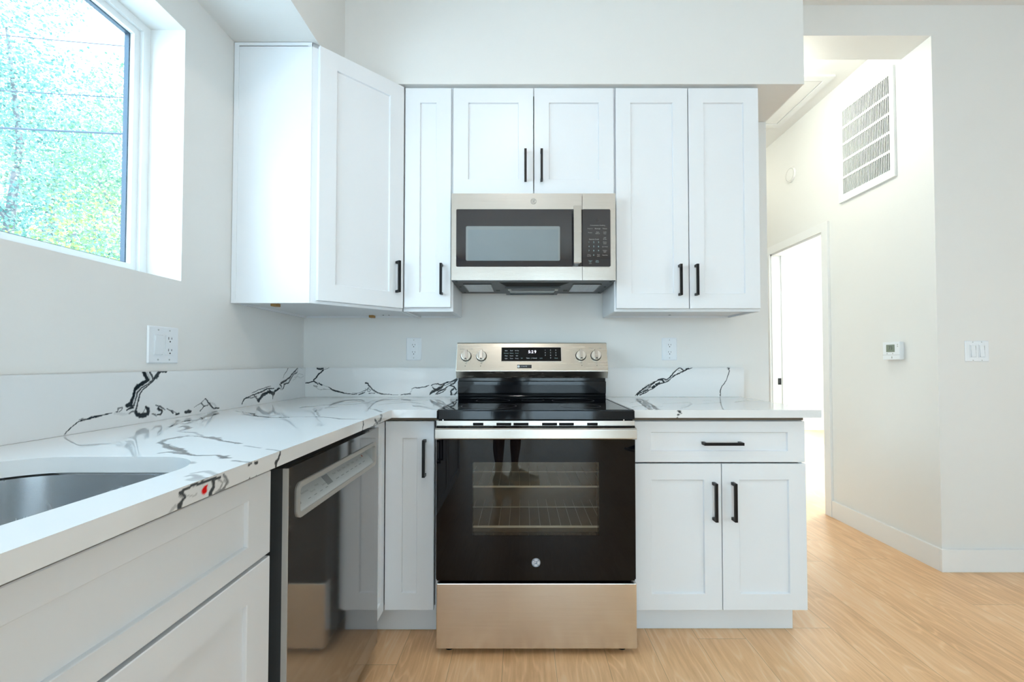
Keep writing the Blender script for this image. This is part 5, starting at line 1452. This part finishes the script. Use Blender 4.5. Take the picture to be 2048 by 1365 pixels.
# ================================================================== WALL PLATES AND DEVICES
def receptacle(fr, u, v, parent):
    """duplex decora receptacle: face, two sets of slots"""
    f = MB().prism(rrect(u - 0.0168, u + 0.0168, v - 0.0335, v + 0.0335, 0.002, 2), fr, 0.004, 0.0068).build('receptacle', PLASTW, parent, bevel=0.0006)
    s = MB()
    for dv in (0.0195, -0.0195):
        s.pbox(fr, u - 0.0075, u - 0.0055, v + dv - 0.001, v + dv + 0.0075, 0.0066, 0.0071)
        s.pbox(fr, u + 0.0055, u + 0.0075, v + dv, v + dv + 0.0065, 0.0066, 0.0071)
        s.disc(fr, u, v + dv - 0.0075, 0.0026, 0.0066, 0.0071, 10)
    s.build('slots', PLASTS, f)


def rocker(fr, u, v, parent, tilt=0.002, dimmer=False):
    f = MB()
    rframe(f, fr, (u - 0.0172, u + 0.0172, v - 0.034, v + 0.034), 0.002, (u - 0.0155, u + 0.0155, v - 0.0323, v + 0.0323), 0.0015, 0.004, 0.0066)
    f.build('switch_surround', PLASTW, parent)
    w = 0.0115 if dimmer else 0.0152
    r = MB()
    r.loft([[fr(u - w, v - 0.0315, 0.0042), fr(u + w, v - 0.0315, 0.0042), fr(u + w, v + 0.0315, 0.0042), fr(u - w, v + 0.0315, 0.0042)],
            [fr(u - w, v - 0.0305, 0.0085 + tilt), fr(u + w, v - 0.0305, 0.0085 + tilt), fr(u + w, v + 0.0305, 0.0085 - tilt), fr(u - w, v + 0.0305, 0.0085 - tilt)]])
    r.build('rocker', PLASTW, parent, bevel=0.0006)
    if dimmer:
        MB().pbox(fr, u + 0.0125, u + 0.0148, v - 0.028, v + 0.028, 0.0042, 0.0062).build('dimmer_slot', GREYD, parent)
        MB().pbox(fr, u + 0.0122, u + 0.0152, v - 0.002, v + 0.004, 0.0058, 0.0088).build('dimmer_slider', PLASTW, parent)


def plate(name, fr, u0, u1, v0, v1, loc, label, cat, group=None, devices=()):
    t = thing(name, loc, label, cat, group)
    mb = MB()
    a, b = rrect(u0, u1, v0, v1, 0.004, 3), rrect(u0 + 0.004, u1 - 0.004, v0 + 0.004, v1 - 0.004, 0.003, 3)
    mb.loft([[fr(u, v, 0.0005) for u, v in a], [fr(u, v, 0.002) for u, v in a], [fr(u, v, 0.0048) for u, v in b]])
    mb.build('cover_plate', PLASTW, t)
    sc = MB()
    vm = (v0 + v1) / 2
    for kind, u in devices:
        for s in (-1, 1):
            sc.disc(fr, u, vm + s * 0.0485, 0.0028, 0.0046, 0.0056, 10)
        if kind == 'outlet':
            receptacle(fr, u, vm, t)
        else:
            rocker(fr, u, vm, t, dimmer=(kind == 'dimmer'), tilt=-0.002 if kind == 'rocker_up' else 0.002)
    sc.build('plate_screw', GREYD, t)
    return t


fw = fr_y(YW)
ou = plate('power_outlet', fw, -0.6268, -0.5446, 1.1145, 1.2368, (-0.5857, YW, 1.1757), 'white power outlet on the back wall between the corner and the range', 'outlet', None, [('outlet', -0.5857)])
o2 = copy_tree(ou)
o2.location = (0.8006, YW, 1.1757)
o2['label'] = 'white power outlet on the back wall above the slanting braided vein'
plate('switch_outlet_plate', fr_x(XL), 1.3885, 1.5135, 1.100, 1.2215, (XL, 1.451, 1.161), 'double white plate with a switch and an outlet below the window', 'outlet', None, [('rocker_up', 1.428), ('outlet', 1.474)])
plate('light_switch', fr_y(YS), 2.3635, 2.4915, 1.1065, 1.2185, (2.4275, YS, 1.1625), 'double white dimmer switch plate on the wall beyond the hall opening', 'light switch', None, [('dimmer', 2.404), ('dimmer', 2.451)])

# thermostat
fh = fr_xn(XH1)
t = thing('thermostat', (XH1, 2.612, 1.17), 'small white thermostat with a grey screen on the hall wall', 'thermostat')
MB().pbox(fh, 2.556, 2.668, 1.121, 1.221, 0.0, 0.008).build('back_plate', PLASTW, t, bevel=0.002)
bd = MB().pbox(fh, 2.552, 2.672, 1.118, 1.224, 0.008, 0.030).build('case', PLASTW, t, bevel=0.004)
MB().pbox(fh, 2.5515, 2.6725, 1.146, 1.1475, 0.0295, 0.0304).build('cover_seam', GREYP, t)
sc = MB().pbox(fh, 2.586, 2.646, 1.164, 1.208, 0.0296, 0.0305).build('screen', LCD, t)
letters(fh, [('73', 2.614, 1.187, 0.028)], 0.0308, 'screen_digits', INK, sc, mirror=True)
bt = MB()
for y, z in ((2.600, 1.155), (2.640, 1.155), (2.566, 1.197), (2.566, 1.207)):
    bt.disc(fh, y, z, 0.003, 0.029, 0.031, 10)
bt.build('button', GREYP, t)
MB().pbox(fh, 2.604, 2.609, 1.126, 1.138, 0.0296, 0.0306).build('mode_switch', GREYP, t)

# return-air grille
VY0, VY1, VZ0, VZ1 = 2.580, 3.040, 2.2065, 2.8750
t = thing('return_air_grille', (XH1, (VY0 + VY1) / 2, VZ0), 'large white return-air grille high on the hall wall with a pleated filter behind', 'vent')
fg = MB()
frame_loop(fg, fh, (VY0, VY1, VZ0, VZ1), (VY0 + 0.012, VY1 - 0.012, VZ0 + 0.012, VZ1 - 0.012), 0.0, 0.015)
frame_loop(fg, fh, (VY0 + 0.012, VY1 - 0.012, VZ0 + 0.012, VZ1 - 0.012), (VY0 + 0.034, VY1 - 0.040, VZ0 + 0.050, VZ1 - 0.044), 0.008, 0.0135)
fg.build('frame', SLATM, t)
iy0, iy1, iz0, iz1 = VY0 + 0.034, VY1 - 0.040, VZ0 + 0.050, VZ1 - 0.044
MB().pbox(fh, iy0 - 0.02, iy1 + 0.02, iz0 - 0.02, iz1 + 0.02, 0.0005, 0.003).build('filter', FILTER, t)
zg = MB()
for k in range(-6, 10):                         # wire lattice that backs the filter
    a0 = Vector((iy0 + k * 0.075, iz0))
    s0, s1 = 0.0, iz1 - iz0
    for sg in (1, -1):
        p0 = Vector((iy0 + k * 0.075 if sg > 0 else iy0 + (k + 6) * 0.075, iz0))
        p1 = p0 + Vector((sg * (iz1 - iz0) * 0.55, iz1 - iz0))
        # clip to the opening
        pts = []
        for i in range(41):
            q = p0.lerp(p1, i / 40)
            if iy0 <= q.x <= iy1:
                pts.append(fh(q.x, q.y, 0.0045))
        if len(pts) > 2:
            zg.tube([pts[0], pts[-1]], 0.0022, 4)
zg.build('filter_lattice', GREYP, t)
hb_ = MB()
for i in range(1, 5):
    z = iz0 + (iz1 - iz0) * i / 5
    hb_.pbox(fh, iy0, iy1, z - 0.008, z + 0.008, 0.006, 0.013)
hb_.build('cross_bar', SLATM, t)
sl = MB()
n_ = 30
for i in range(n_ + 1):
    y = iy0 + (iy1 - iy0) * i / n_
    sl.pbox(fh, y - 0.0019, y + 0.0019, iz0, iz1, 0.006, 0.012)
sl.build('louver', SLATM, t)

# round cover plate high on the hall wall
t = thing('round_wall_cover', (XH1, 3.595, 2.648), 'small round white cover high on the hall wall above the doorway', 'wall cover')
MB().disc(fh, 3.595, 2.648, 0.062, 0.0, 0.014, 40, 0.060).build('cover', WALL, t, bevel=0.002, smooth=True)
MB().ring(fh, 3.595, 2.648, 0.050, 0.0525, 0.0135, 0.0146, 40).build('cover_groove', GREYP, t)

# ================================================================== OUTSIDE THE KITCHEN WINDOW
mb = MB().box(-40, 40, -40, 40, -0.9, -0.6)
struct('bounce_ground', mb, BOUNCEM)  # unseen ground, kept pale for the light it reflects
rng = np.random.default_rng(11)


def foliage(name, parent, m, blobs, count, size):
    """thousands of small leaves scattered through the blobs of a crown: one part"""
    verts, faces = [], []
    wsum = np.array([b[3] ** 3 for b in blobs])
    pick = rng.choice(len(blobs), count, p=wsum / wsum.sum())
    org = root_origin(parent)
    for bi in pick:
        x, y, z, r, sz = blobs[bi]
        d = rng.normal(size=3)
        d /= np.linalg.norm(d)
        rad = r * (0.35 + 0.65 * rng.random() ** 0.5)
        p = Vector((x + d[0] * rad, y + d[1] * rad, z + d[2] * rad * sz))
        n = Vector(rng.normal(size=3) + np.array((0, 0, 0.7))).normalized()
        a = n.orthogonal().normalized()
        a = (Matrix.Rotation(rng.random() * 6.28, 3, n) @ a)
        b = n.cross(a)
        L = size * (0.6 + 0.8 * rng.random())
        w = L * 0.36
        k = len(verts)
        for q in (p, p + a * L * 0.5 + b * w + n * L * 0.08, p + a * L, p + a * L * 0.5 - b * w + n * L * 0.08):
            verts.append(tuple(q - org))
        faces.append((k, k + 1, k + 2, k + 3))
    me = bpy.data.meshes.new(name)
    me.from_pydata(verts, [], faces)
    me.materials.append(m)
    o = bpy.data.objects.new(name, me)
    COL.objects.link(o)
    o.parent = parent
    return o


def tree(name, loc, label, m, blobs, count, size, trunk, branches, cat='tree'):
    t = thing(name, loc, label, cat, 'trees outside the kitchen window')
    w = Vector(loc)
    MB().tube([w + Vector(p) for p, _ in trunk], [r for _, r in trunk], 10).build('trunk', BARK, t, smooth=True)
    for br in branches:
        MB().tube([w + Vector(p) for p, _ in br], [r for _, r in br], 7).build('branch', BARK, t, smooth=True)
    foliage('foliage', t, m, [(w.x + x, w.y + y, w.z + z, r, s) for x, y, z, r, s in blobs], count, size)
    return t


tree('branching_tree', (-10.0, 8.0, -0.6), 'airy blue-green tree with pale forked branches outside the window', LEAF_A,
     [(0.0, 0.0, 5.2, 1.5, 1.0), (0.9, 0.9, 4.3, 1.1, 1.0), (-0.6, -0.8, 4.0, 1.3, 0.9), (0.6, 0.5, 6.6, 1.3, 0.9), (-0.6, -0.4, 7.6, 1.5, 0.9), (-0.2, -0.2, 2.6, 1.2, 0.8), (0.6, 0.6, 3.2, 0.9, 0.8), (0.1, 0.2, 9.2, 1.3, .8), (1.2, 1.1, 5.6, 1.0, 1.0), (0.9, 0.8, 7.2, 0.9, 1.0)], 26000, 0.064,
     [((0, 0, 0), .16), ((-0.1, -0.2, 1.6), .13), ((0.0, -0.1, 2.8), .11), ((0.25, 0.3, 4.2), .08), ((0.2, 0.5, 6.0), .05), ((0.0, 0.4, 8.2), .02)],
     [[((0, -0.1, 2.8), .08), ((-0.5, -0.7, 3.8), .05), ((-0.8, -1.1, 5.4), .02)], [((0.1, 0.1, 3.4), .07), ((0.6, 0.7, 4.1), .04), ((1.2, 1.3, 4.6), .015)], [((0.25, 0.3, 4.4), .05), ((-0.3, -0.2, 5.6), .03), ((-0.7, -0.6, 7.2), .012)]])
tree('leafy_tree', (-6.4, 7.3, -0.6), 'fuller fresh-green tree outside, seen against the window frame nearest the corner', LEAF_D,
     [(0.0, 0.0, 2.2, 1.0, 1.2), (0.15, 0.1, 3.8, 0.95, 1.1), (-0.1, 0.0, 5.0, 0.95, 1.0), (0.0, 0.1, 6.1, 0.75, 1.0), (0.5, 0.4, 2.8, 0.8, 1.1), (-0.75, -0.5, 3.2, 0.7, 1.0), (-0.7, -0.4, 4.6, 0.65, 1.0)], 20000, 0.046,
     [((0, 0, 0), .12), ((0.05, 0.05, 2.0), .09), ((0.1, 0.1, 4.5), .05), ((0.1, 0.2, 6.4), .015)],
     [[((0.05, 0.05, 2.0), .05), ((0.5, 0.4, 3.2), .02)], [((0.1, 0.1, 3.2), .04), ((-0.4, -0.3, 4.6), .015)]])
tree('flowering_shrub', (-5.3, 4.6, -0.6), 'yellow-green bushy shrub low in the window view', LEAF_B,
     [(0.0, 0.0, 1.9, 0.75, 1.1), (0.7, 0.75, 2.1, 0.75, 1.2), (-0.6, -0.6, 1.7, 0.7, 1.0), (0.45, 0.5, 3.1, 0.6, 1.1), (-0.3, -0.2, 2.7, 0.55, 0.9), (0.9, 0.9, 3.4, 0.45, 1.0)], 15000, 0.040,
     [((0, 0, 0), .05), ((0.05, 0.0, 0.9), .04), ((0.1, 0.1, 1.9), .02)], [[((0.02, 0, 0.5), .03), ((0.4, 0.4, 1.4), .012)], [((0.02, 0, 0.5), .03), ((-0.4, -0.4, 1.4), .012)]], 'shrub')
tree('tall_tree', (-14.6, 13.3, -0.6), 'hazy taller tree standing behind the branching tree', LEAF_C,
     [(0, 0, 5, 2.0, 1.2), (1.2, 1.3, 4.2, 1.8, 1.1), (-1.0, -1.2, 4.2, 1.9, 1.1), (0.3, 0.3, 8.0, 1.7, 1.0), (1.5, 1.6, 2.4, 1.5, 1.0), (-.8, -.9, 9.5, 1.4, 1.0)], 26000, 0.11,
     [((0, 0, 0), .25), ((0, 0, 4), .17), ((0.2, 0.2, 8), .06)], [[((0, 0, 4), .1), ((1.0, 1.0, 6.0), .03)], [((0, 0, 3.5), .1), ((-1.0, -1.0, 5.5), .03)]])

for nm, z0, sl_, r in (('topmost of the three overhead wires outside the window', 5.175, -0.09, 0.006), ('middle of the three overhead wires outside the window', 4.49, -0.059, 0.006), ('lowest and thickest of the three overhead wires outside the window', 4.02, -0.05, 0.011)):
    pts = []
    for i in range(41):
        x = -17 + 24 * i / 40
        dx = x + 5.7
        pts.append((x, 5.5, z0 + sl_ * dx + 0.004 * dx * dx))
    o = MB().tube(pts, r, 6).build('overhead_wire', CABLEM, None, loc=(-5.7, 5.5, z0))
    tag(o, nm, 'cable', 'overhead wires')

# ================================================================== THE PHOTOGRAPHER (seen only in the oven door)


def skin(name, joints, links, m, parent, root=0, sub=2, extra=None):
    """one continuous surface grown over a skeleton: joints {key: (pos, rx, ry)}"""
    keys = list(joints)
    idx = {k: i for i, k in enumerate(keys)}
    me = bpy.data.meshes.new(name)
    org = root_origin(parent)
    me.from_pydata([tuple(Vector(joints[k][0]) - org) for k in keys], [(idx[a], idx[b]) for a, b in links], [])
    o = bpy.data.objects.new(name, me)
    COL.objects.link(o)
    md = o.modifiers.new('skin', 'SKIN')
    md.use_smooth_shade = True
    for k in keys:
        v = me.skin_vertices[0].data[idx[k]]
        v.radius = (joints[k][1], joints[k][2])
        v.use_root = (k == keys[root])
    sb = o.modifiers.new('sub', 'SUBSURF')
    sb.levels = sb.render_levels = sub
    dg = bpy.context.evaluated_depsgraph_get()
    new = bpy.data.meshes.new_from_object(o.evaluated_get(dg))
    bpy.data.objects.remove(o)
    new.name = name
    if extra:
        bm = bmesh.new()
        bm.from_mesh(new)
        extra(bm, org)
        bm.to_mesh(new)
        bm.free()
    for p in new.polygons:
        p.use_smooth = True
    new.materials.clear()
    new.materials.append(m)
    o = bpy.data.objects.new(name, new)
    COL.objects.link(o)
    o.parent = parent
    return o


def shoe(parent, heel, direction, L=0.29, name='shoe'):
    """running shoe: foam sole, fabric upper with collar opening, laces"""
    h = Vector((heel[0], heel[1], 0))
    d = Vector((direction[0], direction[1], 0)).normalized()
    s = Vector((-d.y, d.x, 0))

    def P(a, b, z):
        return tuple(h + d * a * L + s * b + Vector((0, 0, z)))
    prof = [(0.0, .022), (.05, .033), (.18, .036), (.40, .037), (.62, .046), (.78, .047), (.92, .034), (1.0, .012)]
    out = [(a, w) for a, w in prof] + [(a, -w) for a, w in prof[::-1]]

    def ring(g, z, lift):
        return [P(0.5 + (a - 0.5) * g, w * g, z + lift * max(0, a - .75) * 0.06 + (0.012 if a < .1 else 0) * lift) for a, w in out]
    up = MB()
    top = [(0.0, .088), (.05, .098), (.18, .092), (.40, .085), (.62, .066), (.78, .050), (.92, .040), (1.0, .030)]
    th = dict(top)

    def uring(g, f):
        return [P(0.5 + (a - 0.5) * (1 - (1 - g) * .35), w * g, 0.026 + (th[a] - 0.026) * f) for a, w in out]
    up.loft([uring(1.0, 0), uring(1.02, 0.25), uring(0.92, 0.6), uring(0.70, 0.88), uring(0.42, 1.0), uring(0.12, 1.01)])
    u = up.build(name, NAVY, parent, smooth=True)
    so = MB()
    so.loft([ring(0.96, 0.0005, 1), ring(1.03, 0.008, 1), ring(1.05, 0.020, 1), ring(1.0, 0.031, 1)])
    so.build('sole', SOLE, u, smooth=True)
    la = MB()
    for i in range(5):
        a = 0.42 + i * 0.065
        z = 0.086 - i * 0.0075
        la.tube([P(a, -.026, z - .012), P(a + .02, 0, z + .004), P(a, .026, z - .012)], 0.003, 5)
    la.tube([P(.40, 0, .09), P(.36, .03, .10), P(.42, .05, .085), P(.42, .01, .088)], 0.0025, 5)
    la.tube([P(.40, 0, .09), P(.36, -.03, .10), P(.44, -.05, .08), P(.42, -.01, .088)], 0.0025, 5)
    la.build('laces', LACE, u)
    return u


pp = thing('person', (-0.15, -0.70, 0), 'person standing in shorts and navy running shoes, mirrored in the oven door', 'person')
FW = Vector((0.86, 0.51, 0))                    # the way the body faces
RT = Vector((0.51, -0.86, 0))
C0 = Vector((-0.135, -0.70, 0))


def B(f, r, z):
    return tuple(C0 + FW * f + RT * r + Vector((0, 0, z)))


aL, aR = (-0.205, -0.605, 0.10), (-0.070, -0.780, 0.10)
hL, hR = Vector(B(0, -0.09, .94)), Vector(B(0, 0.09, .94))
kL, kR = (-0.198, -0.595, 0.50), (-0.055, -0.785, 0.50)
cL, cR = (-0.210, -0.608, 0.33), (-0.060, -0.790, 0.33)
J = {'pelvis': (B(0, 0, .98), .125, .10), 'waist': (B(0, 0, 1.12), .115, .095), 'chest': (B(.01, 0, 1.30), .135, .105), 'shoulders': (B(0, 0, 1.43), .09, .075), 'neck': (B(.01, 0, 1.50), .052, .055), 'skull': (B(.03, 0, 1.60), .070, .080), 'crown': (B(.015, 0, 1.69), .066, .078),
     'hl': (tuple(hL), .085, .09), 'hr': (tuple(hR), .085, .09), 'tl': (tuple((hL + Vector(kL)) / 2), .075, .08), 'tr': (tuple((hR + Vector(kR)) / 2), .075, .08),
     'kl': (kL, .054, .058), 'kr': (kR, .054, .058), 'cl': (cL, .054, .058), 'cr': (cR, .054, .058), 'sl': ((-0.205, -0.606, 0.19), .036, .038), 'sr': ((-0.066, -0.784, 0.19), .036, .038), 'al': (aL, .034, .036), 'ar': (aR, .034, .036),
     'fl': ((-0.12, -0.50, 0.045), .035, .026), 'fr': ((0.06, -0.780, 0.045), .035, .026)}
K = [('pelvis', 'waist'), ('waist', 'chest'), ('chest', 'shoulders'), ('shoulders', 'neck'), ('neck', 'skull'), ('skull', 'crown'), ('pelvis', 'hl'), ('pelvis', 'hr'), ('hl', 'tl'), ('tl', 'kl'), ('kl', 'cl'), ('cl', 'sl'), ('sl', 'al'), ('al', 'fl'), ('hr', 'tr'), ('tr', 'kr'), ('kr', 'cr'), ('cr', 'sr'), ('sr', 'ar'), ('ar', 'fr')]
for sgn, t_ in ((-1, 'L'), (1, 'R')):
    J['s' + t_] = (B(0, sgn * .17, 1.41), .058, .058)
    J['e' + t_] = (B(-.04, sgn * .23, 1.13), .042, .042)
    J['w' + t_] = (B(.10, sgn * .22, .91), .026, .030)
    J['p' + t_] = (B(.135, sgn * .215, .845), .034, .018)
    K += [('shoulders', 's' + t_), ('s' + t_, 'e' + t_), ('e' + t_, 'w' + t_), ('w' + t_, 'p' + t_)]
    for q in range(4):
        off = (q - 1.5) * .018
        ln = (.055, .066, .070, .060)[q]
        J['%s%da' % (t_, q)] = (B(.150 + off * .6, sgn * .212, .800 + off * .4), .0095, .0095)
        J['%s%db' % (t_, q)] = (B(.158 + off * .7, sgn * .205, .800 - ln * .55 + off * .4), .0085, .0085)
        J['%s%dc' % (t_, q)] = (B(.150 + off * .7, sgn * .190, .800 - ln + off * .4), .0075, .0075)
        K += [('p' + t_, '%s%da' % (t_, q)), ('%s%da' % (t_, q), '%s%db' % (t_, q)), ('%s%db' % (t_, q), '%s%dc' % (t_, q))]
    J[t_ + 'ta'] = (B(.160, sgn * .200, .855), .011, .011)
    J[t_ + 'tb'] = (B(.185, sgn * .190, .825), .009, .009)
    K += [('p' + t_, t_ + 'ta'), (t_ + 'ta', t_ + 'tb')]


def face(bm, org):
    """nose, lips, brow and ears joined to the head"""
    def blob(c, sx, sy, sz):
        r = bmesh.ops.create_icosphere(bm, subdivisions=2, radius=1.0)
        for v in r['verts']:
            p = v.co.copy()
            v.co = Vector(B(c[0] + p.x * sx, c[1] + p.y * sy, c[2] + p.z * sz)) - org
    blob((.112, 0, 1.595), .018, .013, .026)
    blob((.098, 0, 1.555), .012, .024, .006)
    blob((.097, 0, 1.546), .011, .020, .006)
    blob((.090, 0, 1.525), .022, .026, .018)
    for s_ in (-1, 1):
        blob((.02, s_ * .079, 1.60), .020, .008, .030)
        blob((.098, s_ * .032, 1.632), .012, .022, .006)


skin('body', J, K, SKIN, pp, extra=face)
for s_ in (-1, 1):
    MB().disc(lambda u, v, n: B(.104 + n, s_ * .031 + u, 1.615 + v), 0, 0, .011, -.008, .002, 14).build('eye', EYE, pp)
hj = {'a': (B(.01, 0, 1.66), .084, .094), 'b': (B(-.005, 0, 1.715), .070, .080), 'c': (B(-.045, 0, 1.60), .066, .050)}
skin('hair', hj, [('a', 'b'), ('a', 'c')], HAIR, pp)
tj = {'w': (B(0, 0, 1.02), .150, .122), 'm': (B(0, 0, 1.15), .140, .115), 'c': (B(.01, 0, 1.30), .152, .122), 's': (B(0, 0, 1.425), .100, .086)}
tk = [('w', 'm'), ('m', 'c'), ('c', 's')]
for s_, t_ in ((-1, 'l'), (1, 'r')):
    tj['s' + t_] = (B(0, s_ * .175, 1.405), .072, .072)
    tj['e' + t_] = (B(-.025, s_ * .215, 1.22), .064, .064)
    tk += [('s', 's' + t_), ('s' + t_, 'e' + t_)]
skin('shirt', tj, tk, SHIRT, pp)
sj = {'p': (B(0, 0, 1.02), .140, .115), 'q': (B(0, 0, .95), .140, .118)}
sk = [('p', 'q')]
for t_, hh_, kk_ in (('l', hL, kL), ('r', hR, kR)):
    m1, m2 = hh_.lerp(Vector(kk_), .12), hh_.lerp(Vector(kk_), .86)
    sj['a' + t_] = (tuple(m1), .100, .105)
    sj['b' + t_] = (tuple(m2), .088, .094)
    sk += [('q', 'a' + t_), ('a' + t_, 'b' + t_)]
skin('shorts', sj, sk, SHORTS, pp)
shoe(pp, (-0.245, -0.665), (0.59, 0.80))
shoe(pp, (-0.125, -0.782), (1.0, 0.02))

# a second pair of running shoes on the floor farther back, mirrored at the edge of the oven door
for i, (x, y, dx, dy) in enumerate(((1.58, -2.15, -1.0, 0.05), (1.66, -1.98, -0.95, 0.30))):
    t = thing('sneaker', (x, y, 0), ('farther' if i == 0 else 'nearer') + ' navy running shoe of the pair mirrored at the right edge of the oven door', 'shoe', 'pair of running shoes on the floor')
    shoe(t, (x, y), (dx, dy), 0.30, 'upper')
